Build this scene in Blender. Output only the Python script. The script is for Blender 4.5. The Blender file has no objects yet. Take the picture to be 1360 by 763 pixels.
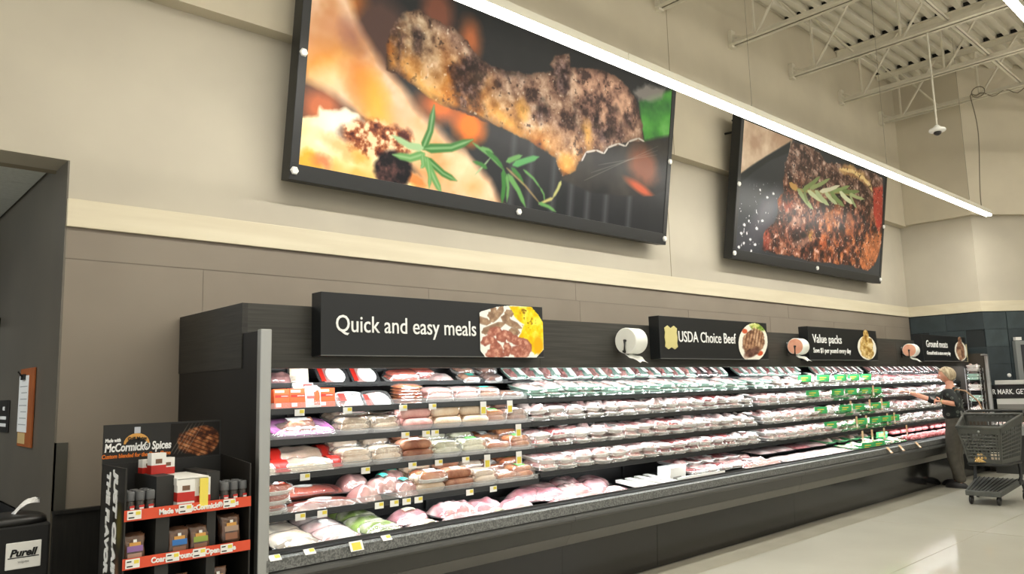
import bpy, bmesh, math, random
import numpy as np
from mathutils import Vector, Matrix, noise as mnoise

R_ = random.Random(7)
C = bpy.context.scene.collection
SC = bpy.context.scene
# ------------------------------------------------------------------ camera, world, lights, exposure
cam = bpy.data.objects.new('camera', bpy.data.cameras.new('camera'))
C.objects.link(cam); SC.camera = cam
cam.data.sensor_width = 36.0
cam.data.lens = 1016.4 / 1360 * 36.0
cam.data.clip_end = 200
cam.matrix_world = Matrix.Translation((0, 0, 1.6)) @ Matrix(((0.736693, -0.068507, -0.672748), (-0.675688, -0.114287, -0.728275), (-0.026994, 0.991083, -0.130483))).to_4x4()
w = bpy.data.worlds.new('store_air'); SC.world = w; w.use_nodes = True
w.node_tree.nodes['Background'].inputs[0].default_value = (1.0, 0.965, 0.90, 1)
w.node_tree.nodes['Background'].inputs[1].default_value = 1.08
SC.view_settings.view_transform = 'Standard'; SC.view_settings.look = 'None'
SC.view_settings.gamma = 1.0; SC.view_settings.exposure = 0.0
SC.cycles.use_denoising = True
SC.cycles.transparent_max_bounces = 16
SC.cycles.max_bounces = 6

def area_light(name, loc, direction, sx, sy, power, col, cat, label, spread=180):
    L = bpy.data.lights.new(name, 'AREA'); L.shape = 'RECTANGLE'; L.size = sx; L.size_y = sy
    L.energy = power; L.color = col; L.spread = math.radians(spread)
    o = bpy.data.objects.new(name, L); C.objects.link(o); o.location = loc
    z = -Vector(direction).normalized(); x = Vector((1, 0, 0)); y = z.cross(x).normalized()
    o.matrix_world = Matrix.Translation(loc) @ Matrix((x, y, z)).transposed().to_4x4()
    return o
WARM = (1.0, 0.97, 0.90); COOL = (0.97, 1.0, 0.99)
# the strip lamp over the case, the LED bars of the case (canopy and shelf noses)
area_light('strip_glow', (8.1, 3.8, 4.235), (0, 0.25, -1), 13.0, 0.07, 430, WARM, '', '')
area_light('canopy_glow', (8.35, 4.575, 1.785), (0, 0.6, -1), 12.7, 0.03, 72, COOL, '', '')
for _y, _z, _p in ((4.66, 1.455, 21), (4.62, 1.265, 21), (4.58, 1.055, 21), (4.54, 0.83, 34)):
    area_light('shelf_glow', (8.35, _y, _z), (0, 0.35, -1), 12.7, 0.02, _p, COOL, '', '')

# ------------------------------------------------------------------ helpers
def lin(c):
    return tuple(((x/255)/12.92 if x/255 <= 0.04045 else ((x/255+0.055)/1.055)**2.4) for x in c[:3]) + (1,)
MATS = {}
def mat(name, col=(128,128,128), rough=0.6, metal=0.0, col2=None, scale=8.0, detail=3, bump=0.0, bscale=40.0, stretch=(1,1,1),
        spec=0.5, emit=0.0, rnd=0.0, sharp=0.0, coat=0.0, alpha=1.0):
    if name in MATS: return MATS[name]
    m = bpy.data.materials.new(name); m.use_nodes = True; nt = m.node_tree; N = nt.nodes; L = nt.links
    b = N['Principled BSDF']; b.inputs['Roughness'].default_value = rough; b.inputs['Metallic'].default_value = metal
    b.inputs['Base Color'].default_value = lin(col); b.inputs['Specular IOR Level'].default_value = spec
    if coat: b.inputs['Coat Weight'].default_value = coat; b.inputs['Coat Roughness'].default_value = 0.08
    if alpha < 1: b.inputs['Alpha'].default_value = alpha
    if emit: b.inputs['Emission Color'].default_value = lin(col); b.inputs['Emission Strength'].default_value = emit
    tc = N.new('ShaderNodeTexCoord'); mp = N.new('ShaderNodeMapping'); mp.inputs['Scale'].default_value = stretch
    L.new(tc.outputs['Object'], mp.inputs['Vector'])
    out = None
    if col2 is not None:
        nz = N.new('ShaderNodeTexNoise'); nz.inputs['Scale'].default_value = scale; nz.inputs['Detail'].default_value = detail
        L.new(mp.outputs['Vector'], nz.inputs['Vector'])
        rp = N.new('ShaderNodeValToRGB'); rp.color_ramp.elements[0].color = lin(col); rp.color_ramp.elements[1].color = lin(col2)
        rp.color_ramp.elements[0].position = 0.35 + sharp*0.12; rp.color_ramp.elements[1].position = 0.65 - sharp*0.12
        L.new(nz.outputs['Fac'], rp.inputs['Fac']); out = rp.outputs['Color']
        if rnd:
            oi = N.new('ShaderNodeObjectInfo'); ad = N.new('ShaderNodeVectorMath'); ad.operation = 'ADD'
            ml = N.new('ShaderNodeMath'); ml.operation = 'MULTIPLY'; ml.inputs[1].default_value = 37.0
            L.new(oi.outputs['Random'], ml.inputs[0]); L.new(mp.outputs['Vector'], ad.inputs[0]); L.new(ml.outputs[0], ad.inputs[1])
            L.new(ad.outputs[0], nz.inputs['Vector'])
    if rnd and out is not None:
        hs = N.new('ShaderNodeHueSaturation'); L.new(out, hs.inputs['Color'])
        mr = N.new('ShaderNodeMapRange'); mr.inputs['To Min'].default_value = 1-rnd; mr.inputs['To Max'].default_value = 1+rnd*0.6
        L.new(oi.outputs['Random'], mr.inputs['Value']); L.new(mr.outputs[0], hs.inputs['Value']); out = hs.outputs['Color']
    if out is not None: L.new(out, b.inputs['Base Color'])
    if bump:
        n2 = N.new('ShaderNodeTexNoise'); n2.inputs['Scale'].default_value = bscale; n2.inputs['Detail'].default_value = 4
        L.new(mp.outputs['Vector'], n2.inputs['Vector'])
        bp = N.new('ShaderNodeBump'); bp.inputs['Strength'].default_value = bump; bp.inputs['Distance'].default_value = 0.01
        L.new(n2.outputs['Fac'], bp.inputs['Height']); L.new(bp.outputs['Normal'], b.inputs['Normal'])
    MATS[name] = m
    return m
def film_mat(name, gloss=0.22, milk=0.12, tint=(255,255,255), rough=0.12, bump=0.6, bs=60):
    if name in MATS: return MATS[name]
    m = bpy.data.materials.new(name); m.use_nodes = True; nt = m.node_tree; N = nt.nodes; L = nt.links; N.clear()
    o = N.new('ShaderNodeOutputMaterial'); t = N.new('ShaderNodeBsdfTransparent'); t.inputs[0].default_value = lin(tint)
    g = N.new('ShaderNodeBsdfGlossy'); g.inputs['Roughness'].default_value = rough
    d = N.new('ShaderNodeBsdfDiffuse'); d.inputs[0].default_value = (0.9,0.9,0.9,1)
    m1 = N.new('ShaderNodeMixShader'); m2 = N.new('ShaderNodeMixShader'); m1.inputs[0].default_value = milk
    lw = N.new('ShaderNodeLayerWeight'); lw.inputs['Blend'].default_value = 0.35
    ma = N.new('ShaderNodeMath'); ma.operation = 'MULTIPLY_ADD'; ma.inputs[1].default_value = 0.55; ma.inputs[2].default_value = gloss
    ma.use_clamp = True
    tc = N.new('ShaderNodeTexCoord'); nz = N.new('ShaderNodeTexNoise'); nz.inputs['Scale'].default_value = bs; nz.inputs['Detail'].default_value = 3
    bp = N.new('ShaderNodeBump'); bp.inputs['Strength'].default_value = bump; bp.inputs['Distance'].default_value = 0.006
    L.new(tc.outputs['Object'], nz.inputs['Vector']); L.new(nz.outputs['Fac'], bp.inputs['Height']); L.new(bp.outputs['Normal'], g.inputs['Normal'])
    L.new(t.outputs[0], m1.inputs[1]); L.new(d.outputs[0], m1.inputs[2])
    L.new(lw.outputs['Facing'], ma.inputs[0]); L.new(ma.outputs[0], m2.inputs[0]); L.new(m1.outputs[0], m2.inputs[1]); L.new(g.outputs[0], m2.inputs[2])
    L.new(m2.outputs[0], o.inputs[0]); MATS[name] = m
    return m
def attr_mat(name, rough=0.4, coat=0.0):
    m = bpy.data.materials.new(name); m.use_nodes = True; nt = m.node_tree; b = nt.nodes['Principled BSDF']
    a = nt.nodes.new('ShaderNodeAttribute'); a.attribute_name = 'print'
    nt.links.new(a.outputs['Color'], b.inputs['Base Color']); b.inputs['Roughness'].default_value = rough
    b.inputs['Coat Weight'].default_value = coat; b.inputs['Specular IOR Level'].default_value = .2
    return m

class MB:
    def __init__(s): s.v = []; s.f = []
    def add(s, vs, fs, M=None):
        n = len(s.v)
        s.v += [tuple(M @ Vector(p)) if M is not None else tuple(p) for p in vs]
        s.f += [tuple(i+n for i in f) for f in fs]; return s
    def box(s, x0, y0, z0, x1, y1, z1, M=None):
        return s.add([(x0,y0,z0),(x1,y0,z0),(x1,y1,z0),(x0,y1,z0),(x0,y0,z1),(x1,y0,z1),(x1,y1,z1),(x0,y1,z1)],
              [(0,3,2,1),(4,5,6,7),(0,1,5,4),(1,2,6,5),(2,3,7,6),(3,0,4,7)], M)
    def cbox(s, c, h, M=None): return s.box(c[0]-h[0], c[1]-h[1], c[2]-h[2], c[0]+h[0], c[1]+h[1], c[2]+h[2], M)
    def prism(s, prof, x0, x1, M=None):   # profile in (y,z), extruded along x, counter-clockwise
        n = len(prof); vs = [(x0, y, z) for y, z in prof] + [(x1, y, z) for y, z in prof]
        fs = [(i, (i+1) % n, n+(i+1) % n, n+i) for i in range(n)] + [tuple(range(n-1, -1, -1)), tuple(range(n, 2*n))]
        return s.add(vs, fs, M)
    def rings(s, rings, cap=True, M=None):
        n = len(rings[0]); vs = [p for r in rings for p in r]; fs = []
        for k in range(len(rings)-1):
            for i in range(n): fs.append((k*n+i, k*n+(i+1) % n, (k+1)*n+(i+1) % n, (k+1)*n+i))
        if cap: fs += [tuple(range(n-1, -1, -1)), tuple(range((len(rings)-1)*n, len(rings)*n))]
        return s.add(vs, fs, M)
    def tube(s, path, r, n=8, cap=True, M=None):
        rs = r if isinstance(r, (list, tuple)) else [r]*len(path); P = [Vector(p) for p in path]; rg = []
        up = None
        for i, p in enumerate(P):
            t = (P[min(i+1, len(P)-1)] - P[max(i-1, 0)]).normalized()
            if up is None: up = Vector((0,0,1)) if abs(t.z) < 0.9 else Vector((1,0,0))
            a = t.cross(up).normalized(); b = a.cross(t).normalized(); up = b
            rg.append([p + (a*math.cos(2*math.pi*k/n) + b*math.sin(2*math.pi*k/n))*rs[i] for k in range(n)])
        return s.rings(rg, cap, M)
    def lathe(s, prof, n=16, M=None):  # (r,z)
        return s.rings([[(r*math.cos(2*math.pi*k/n), r*math.sin(2*math.pi*k/n), z) for k in range(n)] for r, z in prof], True, M)
    def sphere(s, c, r, nu=12, nv=8, M=None):
        rr = (r, r, r) if not isinstance(r, (tuple, list)) else r
        rg = []
        for j in range(nv+1):
            t = math.pi*(0.02 + 0.96*j/nv)
            rg.append([(c[0]+rr[0]*math.sin(t)*math.cos(2*math.pi*k/nu), c[1]+rr[1]*math.sin(t)*math.sin(2*math.pi*k/nu), c[2]-rr[2]*math.cos(t)) for k in range(nu)])
        return s.rings(rg, True, M)
    def mesh(s, name, m, smooth=False):
        me = bpy.data.meshes.new(name); me.from_pydata(s.v, [], s.f); me.materials.append(m)
        bm = bmesh.new(); bm.from_mesh(me); bmesh.ops.recalc_face_normals(bm, faces=bm.faces); bm.to_mesh(me); bm.free()
        if smooth: me.polygons.foreach_set('use_smooth', [True]*len(me.polygons))
        return me
    def obj(s, name, m, parent=None, smooth=False, bev=0.0, loc=None):
        return place(s.mesh(name, m, smooth), name, parent, bev, loc)
def place(me, name, parent=None, bev=0.0, loc=None):
    o = bpy.data.objects.new(name, me); C.objects.link(o)
    if parent is not None: o.parent = parent
    if loc is not None: o.location = loc
    if bev:
        md = o.modifiers.new('edge', 'BEVEL'); md.width = bev; md.segments = 2; md.limit_method = 'ANGLE'
    return o
def tag(o, label=None, cat=None, group=None, kind=None):
    if label: o['label'] = label
    if cat: o['category'] = cat
    if group: o['group'] = group
    if kind: o['kind'] = kind
    return o
def thing(name, label, cat, loc=(0,0,0), rz=0.0, group=None, rot=None):
    o = bpy.data.objects.new(name, None); C.objects.link(o); o.location = loc
    o.rotation_euler = rot if rot else (0, 0, rz); o.empty_display_size = 0.1
    return tag(o, label, cat, group)
def struct(o): o['kind'] = 'structure'; return o
def rotz(a): return Matrix.Rotation(a, 4, 'Z')
def text(s, size, origin, parent, m, right=(1,0,0), up=(0,0,1), width=None, name='lettering', bold=0.0, align='LEFT', depth=0.002, shear=0.0):
    cu = bpy.data.curves.new(name, 'FONT'); cu.body = s; cu.size = size; cu.extrude = depth; cu.offset = bold; cu.align_x = align; cu.shear = shear
    cu.resolution_u = 3; cu.materials.append(m)
    tmp = bpy.data.objects.new(name, cu); C.objects.link(tmp); dg = bpy.context.evaluated_depsgraph_get()
    me = bpy.data.meshes.new_from_object(tmp.evaluated_get(dg)); bpy.data.objects.remove(tmp); bpy.data.curves.remove(cu)
    o = bpy.data.objects.new(name, me); C.objects.link(o); xs = [v.co.x for v in me.vertices] or [0, 1]
    r = Vector(right).normalized(); u = Vector(up).normalized(); n = r.cross(u)
    sx = 1.0
    if width:
        sx = width/max(max(xs)-min(xs), 1e-4)
    o.matrix_world = Matrix.Translation(origin) @ Matrix((r, u, n)).transposed().to_4x4() @ Matrix.Diagonal((sx, 1, 1, 1))
    if parent is not None:
        M = o.matrix_world.copy(); o.parent = parent
        o.matrix_parent_inverse = Matrix.Identity(4); o.matrix_basis = parent_world(parent).inverted() @ M
    return o
def parent_world(p):
    M = p.matrix_basis.copy()
    while p.parent is not None: p = p.parent; M = p.matrix_basis @ M
    return M

# ------------------------------------------------------------------ painting flat prints (numpy -> colour attribute on a grid)
def vnoise(h, w_, cell, rs):
    gy, gx = int(h/cell)+3, int(w_/cell)+3; g = rs.rand(gy, gx)
    y = np.arange(h)/cell; x = np.arange(w_)/cell; y0 = y.astype(int); x0 = x.astype(int)
    fy = (y-y0); fx = (x-x0); fy = (fy*fy*(3-2*fy))[:, None]; fx = (fx*fx*(3-2*fx))[None, :]
    a = g[np.ix_(y0, x0)]; b = g[np.ix_(y0, x0+1)]; c = g[np.ix_(y0+1, x0)]; d = g[np.ix_(y0+1, x0+1)]
    return (a*(1-fx)+b*fx)*(1-fy) + (c*(1-fx)+d*fx)*fy
def fbm(h, w_, cell, rs, octv=4):
    t = 0; s = 0; amp = 1.0
    for k in range(octv):
        t = t + vnoise(h, w_, max(cell/2**k, 1.01), rs)*amp; s += amp; amp *= 0.55
    return t/s
class Canvas:
    def __init__(s, W, H, wu, hu, bg, seed=1):   # wu,hu : size in user units, y up
        s.W, s.H, s.wu, s.hu = W, H, wu, hu; s.rs = np.random.RandomState(seed)
        s.X, s.Y = np.meshgrid((np.arange(W)+.5)/W*wu, (np.arange(H)+.5)/H*hu)
        s.img = np.ones((H, W, 3))*np.array(bg, float)
    def warp(s, amt, cell):
        c = cell/s.wu*s.W
        return s.X+(fbm(s.H, s.W, c, s.rs)-.5)*2*amt, s.Y+(fbm(s.H, s.W, c, s.rs)-.5)*2*amt
    def poly(s, pts, soft, warp=0.0, cell=0.2):
        X, Y = s.warp(warp, cell) if warp else (s.X, s.Y)
        d2 = np.full(X.shape, 1e9); ins = np.zeros(X.shape, bool); n = len(pts)
        for i in range(n):
            x0, y0 = pts[i]; x1, y1 = pts[(i+1) % n]; dx, dy = x1-x0, y1-y0
            t = np.clip(((X-x0)*dx+(Y-y0)*dy)/(dx*dx+dy*dy+1e-12), 0, 1)
            d2 = np.minimum(d2, (X-x0-t*dx)**2+(Y-y0-t*dy)**2)
            if y0 != y1:
                c = ((y0 > Y) != (y1 > Y)) & (X < (x1-x0)*(Y-y0)/(y1-y0)+x0); ins ^= c
        d = np.sqrt(d2)*np.where(ins, 1, -1); s.sd = d
        return np.clip(0.5+d/soft, 0, 1)
    def stroke(s, pts, r0, r1, soft, warp=0.0, cell=0.1):
        X, Y = s.warp(warp, cell) if warp else (s.X, s.Y); m = np.zeros(X.shape); n = len(pts)-1
        for i in range(n):
            x0, y0 = pts[i]; x1, y1 = pts[i+1]; dx, dy = x1-x0, y1-y0
            t = np.clip(((X-x0)*dx+(Y-y0)*dy)/(dx*dx+dy*dy+1e-12), 0, 1); tt = (i+t)/n
            r = r0+(r1-r0)*tt; r = r*np.clip(np.minimum(tt*6+0.35, (1-tt)*4+0.15), 0, 1)
            m = np.maximum(m, np.clip(0.5+(r-np.sqrt((X-x0-t*dx)**2+(Y-y0-t*dy)**2))/soft, 0, 1))
        return m
    def blob(s, c, rx, ry, soft, ang=0.0, warp=0.0, cell=0.15):
        X, Y = s.warp(warp, cell) if warp else (s.X, s.Y); ca, sa = math.cos(ang), math.sin(ang)
        u = ((X-c[0])*ca+(Y-c[1])*sa)/rx; v = (-(X-c[0])*sa+(Y-c[1])*ca)/ry
        return np.clip(0.5+(1-np.sqrt(u*u+v*v))*min(rx, ry)/soft, 0, 1)
    def put(s, mask, col):
        col = np.array(col, float)
        if col.ndim == 1: col = col[None, None, :]
        m = mask[..., None]; s.img = s.img*(1-m)+col*m
    def ns(s, cell, o=4): return fbm(s.H, s.W, cell/s.wu*s.W, s.rs, o)
def ramp(t, stops):
    t = np.clip(t, 0, 1); xs = [a for a, _ in stops]; return np.stack([np.interp(t, xs, [c[k] for _, c in stops]) for k in range(3)], -1)
def print_mesh(name, cv, origin, right, up, w_, h_, m, parent=None, off=0.0, mask=None, thick=0.0):
    W, H = cv.W, cv.H; o = Vector(origin); r = Vector(right); u = Vector(up)
    xs = np.linspace(0, w_, W); ys = np.linspace(0, h_, H); XX, YY = np.meshgrid(xs, ys)
    co = np.array(o)[None, None, :]+XX[..., None]*np.array(r)+YY[..., None]*np.array(u)
    co = co.reshape(-1, 3)
    idx = np.arange(W*H).reshape(H, W); q = np.stack([idx[:-1, :-1], idx[:-1, 1:], idx[1:, 1:], idx[1:, :-1]], -1).reshape(-1, 4)
    if mask is not None:
        k = mask.reshape(-1)[q].min(1) > 0.5; q = q[k]
        used = np.unique(q); mp = np.full(W*H, -1); mp[used] = np.arange(len(used)); q = mp[q]; co = co[used]
    else: used = np.arange(W*H)
    me = bpy.data.meshes.new(name); me.vertices.add(len(co)); me.vertices.foreach_set('co', co.ravel().astype(np.float32))
    me.loops.add(q.size); me.loops.foreach_set('vertex_index', q.ravel().astype(np.int32))
    me.polygons.add(len(q)); me.polygons.foreach_set('loop_start', (np.arange(len(q))*4).astype(np.int32)); me.polygons.foreach_set('loop_total', np.full(len(q), 4, np.int32))
    c = np.clip(cv.img.reshape(-1, 3)[used]/255, 0, 1); c = np.where(c <= .04045, c/12.92, ((c+.055)/1.055)**2.4)
    at = me.color_attributes.new('print', 'FLOAT_COLOR', 'POINT'); at.data.foreach_set('color', np.concatenate([c, np.ones((len(c), 1))], 1).ravel().astype(np.float32))
    me.materials.append(m); me.update(calc_edges=True)
    ob = bpy.data.objects.new(name, me); C.objects.link(ob)
    if parent is not None: ob.parent = parent
    return ob
# ------------------------------------------------------------------ materials of the building
M_up = mat('paint_cream', (204,195,174), .75, col2=(197,188,168), scale=1.5, bump=.05, bscale=300)
M_mid = mat('paint_stone', (190,183,166), .7, col2=(183,176,160), scale=1.5, bump=.05, bscale=300)
M_low = mat('paint_taupe', (136,126,113), .62, col2=(129,119,106), scale=1.2, bump=.05, bscale=300)
M_band = mat('trim_cream', (214,205,180), .5, col2=(206,196,170), scale=3, stretch=(.3,1,4))
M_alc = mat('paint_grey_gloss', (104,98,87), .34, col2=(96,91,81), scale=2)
M_steel = mat('painted_steel_cream', (220,214,196), .5, col2=(210,204,186), scale=3)
M_deck = mat('deck_cream', (228,223,208), .55, col2=(218,213,198), scale=1.5)
M_blk = mat('black_laminate', (24,24,24), .35)
M_matte = mat('black_matte', (14,14,14), .7)
M_wood = mat('dark_wood_laminate', (60,59,54), .5, col2=(44,43,39), scale=6, stretch=(.35,1,14), detail=6)
M_wood2 = mat('dark_wood_laminate_side', (48,47,43), .5, col2=(34,33,30), scale=6, stretch=(1,.5,14), detail=6)
M_alu = mat('brushed_aluminium', (178,180,178), .38, metal=.7)
M_chrome = mat('chrome', (215,218,220), .15, metal=1)
M_white = mat('white_plastic', (236,236,232), .4)
M_red = mat('signal_red', (190,40,34), .5)
M_yel = mat('tag_yellow', (238,220,84), .5)
M_ink = mat('print_black', (20,20,20), .6)
M_wh = mat('sign_white', (244,245,244), .5)

# ------------------------------------------------------------------ building shell
struct(MB().box(-9,-16,-.1,17.5,5.5,0).obj('floor', mat('polished_floor', (206,203,190), .085, col2=(196,193,180), scale=.7, detail=6, spec=.6)))
fp = bpy.data.objects['floor']
# slightly darker strip of floor along the case and the joints between slabs
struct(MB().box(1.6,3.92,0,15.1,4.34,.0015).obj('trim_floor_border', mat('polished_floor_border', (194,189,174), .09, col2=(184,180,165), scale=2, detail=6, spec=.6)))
j = MB()
for y in (2.75, .3, -2.1): j.box(-9,y-.003,0,17,y+.003,.0012)
for x in (1.6, 5.3, 9.0, 12.7): j.box(x-.003,-16,0,x+.003,3.86,.0012)
struct(j.obj('trim_floor_joints', mat('floor_joint', (150,143,124), .5)))
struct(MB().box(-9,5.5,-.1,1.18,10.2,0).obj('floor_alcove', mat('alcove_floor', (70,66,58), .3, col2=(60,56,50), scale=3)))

wb = MB().box(1.182,5.54,0,15.3,5.8,2.71).box(1.181,5.5,2.71,15.3,5.8,3.15).box(-9,5.5,3.15,15.3,5.8,4.48)
wall = struct(wb.obj('wall_back', M_mid))
struct(MB().box(1.182,5.503,0,15.2,5.545,2.705).obj('trim_wall_joints', mat('joint_taupe', (118,109,97), .7)))
pn = MB().box(0,0,0,1.994,.002,2.50)
pm = pn.mesh('panel', M_low)
for k in range(-1, 7):
    x = 2.064+k*2.0
    if k == -1: MB().box(1.182,5.5,0,2.058,5.502,2.50).obj('panel', M_low, wall)
    elif k == 6: MB().box(x,5.5,0,15.2,5.502,2.50).obj('panel', M_low, wall)
    else: place(pm, 'panel', wall, 0, (x,5.5,0))
for k, (a, b) in enumerate(((1.18,6.0),(6.006,10.6),(10.606,15.2))): MB().box(a,5.5,2.505,b,5.502,2.71).obj('panel', M_low, wall)
struct(MB().box(-9,5.36,4.41,15.3,5.8,7.6).obj('wall_upper', M_up))
struct(MB().box(1.175,5.475,2.71,15.2,5.52,2.895).obj('trim_1', M_band, bev=.004))
struct(MB().box(7.744,5.497,2.9,7.752,5.52,4.48).box(7.744,5.357,4.41,7.752,5.4,7.1).obj('trim_reveal', mat('reveal', (150,140,118), .8)))
def endwall(name, z0, z1, m, off=0.0):
    pts = [(15.2-off,5.52),(15.2-off,4.29-off*.4),(16.25,3.47-off),(16.25,-6),(17.4,-6),(17.4,5.52)]
    n = len(pts); b = MB(); b.add([(x,y,z0) for x, y in pts]+[(x,y,z1) for x, y in pts], [tuple(range(n)), tuple(range(2*n-1,n-1,-1))]+[(i,n+i,n+(i+1)%n,(i+1)%n) for i in range(n)])
    return struct(b.obj(name, m))
M_teal = mat('teal_slate', (50,62,64), .55, col2=(38,48,50), scale=3, detail=5)
wr = endwall('wall_right', 0, 2.71, mat('grout_dark', (32,38,40), .8))
endwall('wall_right_middle', 2.895, 4.48, M_mid); endwall('wall_right_upper', 4.43, 7.6, M_up, .13)
endwall('trim_2', 2.71, 2.895, M_band, .03)
# teal tiles on the end wall (0.61 x 0.30)
tv = [mat('teal_tile_%s' % n, a, .45, col2=b, scale=4, detail=5) for n, a, b in (('deep',(47,58,62),(38,48,51)),('mid',(52,64,67),(42,53,56)),('light',(58,71,74),(47,58,61)))]
tm = [MB().box(0,0,0,.012,.604,.3).mesh('tile', m) for m in tv]
for r in range(5):
    z = 2.70-(r+1)*.305
    for k in range(3):
        y = 5.48-(k+1)*.61+(.305 if r % 2 else 0)
        if y+.604 > 5.5 or y < 4.26: continue
        place(R_.choice(tm), 'tile', wr, 0, (15.188,y,z))
dr = Vector((16.25-15.2, 3.47-4.29, 0)); ang = math.atan2(dr.y, dr.x)
for r in range(5):
    z = 2.70-(r+1)*.305
    for k in range(3):
        o = place(R_.choice(tm), 'tile', wr, 0, tuple(Vector((15.2,4.29,z))+dr.normalized()*(.02+k*.43)+Vector((-.012*abs(math.sin(ang)),-.016,0))))
        o.rotation_euler = (0,0,ang-math.pi/2+math.pi); o.scale = (1,-.69,1)
# alcove behind the opening at the left
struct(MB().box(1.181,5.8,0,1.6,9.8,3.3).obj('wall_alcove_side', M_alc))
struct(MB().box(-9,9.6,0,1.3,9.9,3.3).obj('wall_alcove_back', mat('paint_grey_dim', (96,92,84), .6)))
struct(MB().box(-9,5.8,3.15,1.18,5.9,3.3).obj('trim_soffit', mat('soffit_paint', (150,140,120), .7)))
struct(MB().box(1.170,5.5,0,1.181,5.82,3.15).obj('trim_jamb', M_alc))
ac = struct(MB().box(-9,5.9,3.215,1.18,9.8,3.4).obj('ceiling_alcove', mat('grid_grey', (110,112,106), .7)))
tl = MB().box(0,0,0,1.19,.595,.012).mesh('ceiling_tile', mat('ceiling_tile_grey', (226,230,224), .85, col2=(216,220,214), scale=30))
for i in range(5):
    for k in range(6): place(tl, 'ceiling_tile', ac, 0, (1.175-1.2*(i+1)+.0,5.91+.6*k,3.205))
struct(MB().box(1.165,5.535,0,1.18,9.6,.84).box(1.15,5.535,.80,1.18,9.6,.84).obj('baseboard_alcove', M_matte))
struct(MB().box(1.18,5.47,0,1.90,5.5,.905).box(1.175,5.45,.905,1.90,5.5,.925).obj('baseboard_back', mat('dark_wood_wainscot', (34,32,29), .45, col2=(24,23,21), scale=8, stretch=(8,1,.5))))
struct(MB().box(1.172,5.482,.925,1.245,5.5,1.335).box(1.172,5.482,.925,1.18,5.56,1.335).obj('trim_corner_guard', mat('guard_steel', (92,90,82), .35, metal=.5)))
d1 = struct(MB().box(1.10,7.62,0,1.18,7.72,2.3).box(1.10,7.62,2.22,1.18,9.0,2.3).obj('door_1', mat('door_frame_grey', (120,122,120), .5)))
MB().box(1.15,7.72,0,1.175,9.0,2.22).obj('leaf', M_matte, d1)

# ------------------------------------------------------------------ ceiling deck and bar joists
prof = []; y = -14.0; top = 7.16
while y < 5.6:
    prof += [(y,top),(y+.05,top),(y+.065,top+.075),(y+.155,top+.075),(y+.17,top)]; y += .2
vs = []; fs = []
for x in (-9, 17.4): vs += [(x,a,b) for a, b in prof]
n = len(prof); fs = [(i,i+1,n+i+1,n+i) for i in range(n-1)]
k0 = len(vs); vs += [(-9,-14,top+.12),(17.4,-14,top+.12),(17.4,5.6,top+.12),(-9,5.6,top+.12)]; fs.append((k0,k0+1,k0+2,k0+3))
struct(MB().add(vs, fs).obj('ceiling', M_deck))
Y0, Y1 = 5.34, -5.2
zb, zt = 6.25, 7.16
def chord(z, h):
    b = MB()
    for s in (-1, 1):
        b.box(s*.012 if s > 0 else -.085, Y1, z, .085 if s > 0 else -.012, Y0, z+.008)
        b.box(s*.012-(.004 if s < 0 else 0), Y1, z if h > 0 else z-.075, s*.012+(.004 if s > 0 else 0), Y0, z+.08 if h > 0 else z+.008)
    return b
M_bot = chord(zb, 1).mesh('bottom_chord', M_steel); M_top = chord(zt-.012, -1).mesh('top_chord', M_steel)
web = {}
def webm(dx):
    return MB().tube([(0,0,zb+.02),(0,dx,zt-.03)], .019, 6).mesh('web', M_steel)
wA, wB, wV = webm(.62), webm(-.62), webm(0)
shoe = MB().box(-.05,5.30,zb-.03,.05,5.36,zb+.22).mesh('end_shoe', M_steel)
shade_boxes = MB()  # black boxes stand in for the shade inside the deck flutes
yy = -14.0
while yy < 5.3:
    if yy > Y1: shade_boxes.box(-.055,yy+.066,zt-.0,.055,yy+.155,zt+.07)
    yy += .2
shade_me = shade_boxes.mesh('flute_shade', M_matte)
names = ['leftmost roof joist, its lower edge just in view at the top', 'second roof joist from the left, above the gap between the two pictures',
         'third roof joist from the left, above the steak picture', 'fourth roof joist from the left, in front of the hanging camera rod',
         'fifth roof joist, next to the far end wall']
for i, x in enumerate((7.56, 9.24, 10.96, 12.67, 14.32)):
    t = thing('roof_joist', 'cream steel '+names[i], 'joist', (x,0,0), group='roof joists over the meat department')
    place(M_bot, 'bottom_chord', t); place(M_top, 'top_chord', t); place(shoe, 'end_shoe', t)
    o = place(shade_me, 'flute_shade', t); o['kind'] = 'stuff'
    MB().tube([(0,5.32,zb+.16),(0,5.08,zb+.02)], .02, 6).obj('end_brace', M_steel, t)
    yk = 4.98
    for k in range(8):
        place(wV, 'web', t, 0, (0,yk,0)); place(wA, 'web', t, 0, (.02,yk-.64,0)) if k % 1 == 0 else None
        place(wB, 'web', t, 0, (-.02,yk-.02,0)); yk -= 1.26
for i, yb_ in enumerate((3.1, .9)):   # bridging angles running across the joists
    tag(MB().box(5.5,yb_,zb+.06,16.2,yb_+.045,zb+.066).box(5.5,yb_,zb+.06,16.2,yb_+.006,zb+.11).obj('joist_bridging', M_steel),
        ('thin cream steel angle crossing the joists, nearer the picture wall', 'thin cream steel angle crossing the joists, farther from the picture wall')[i], 'bridging')

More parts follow.
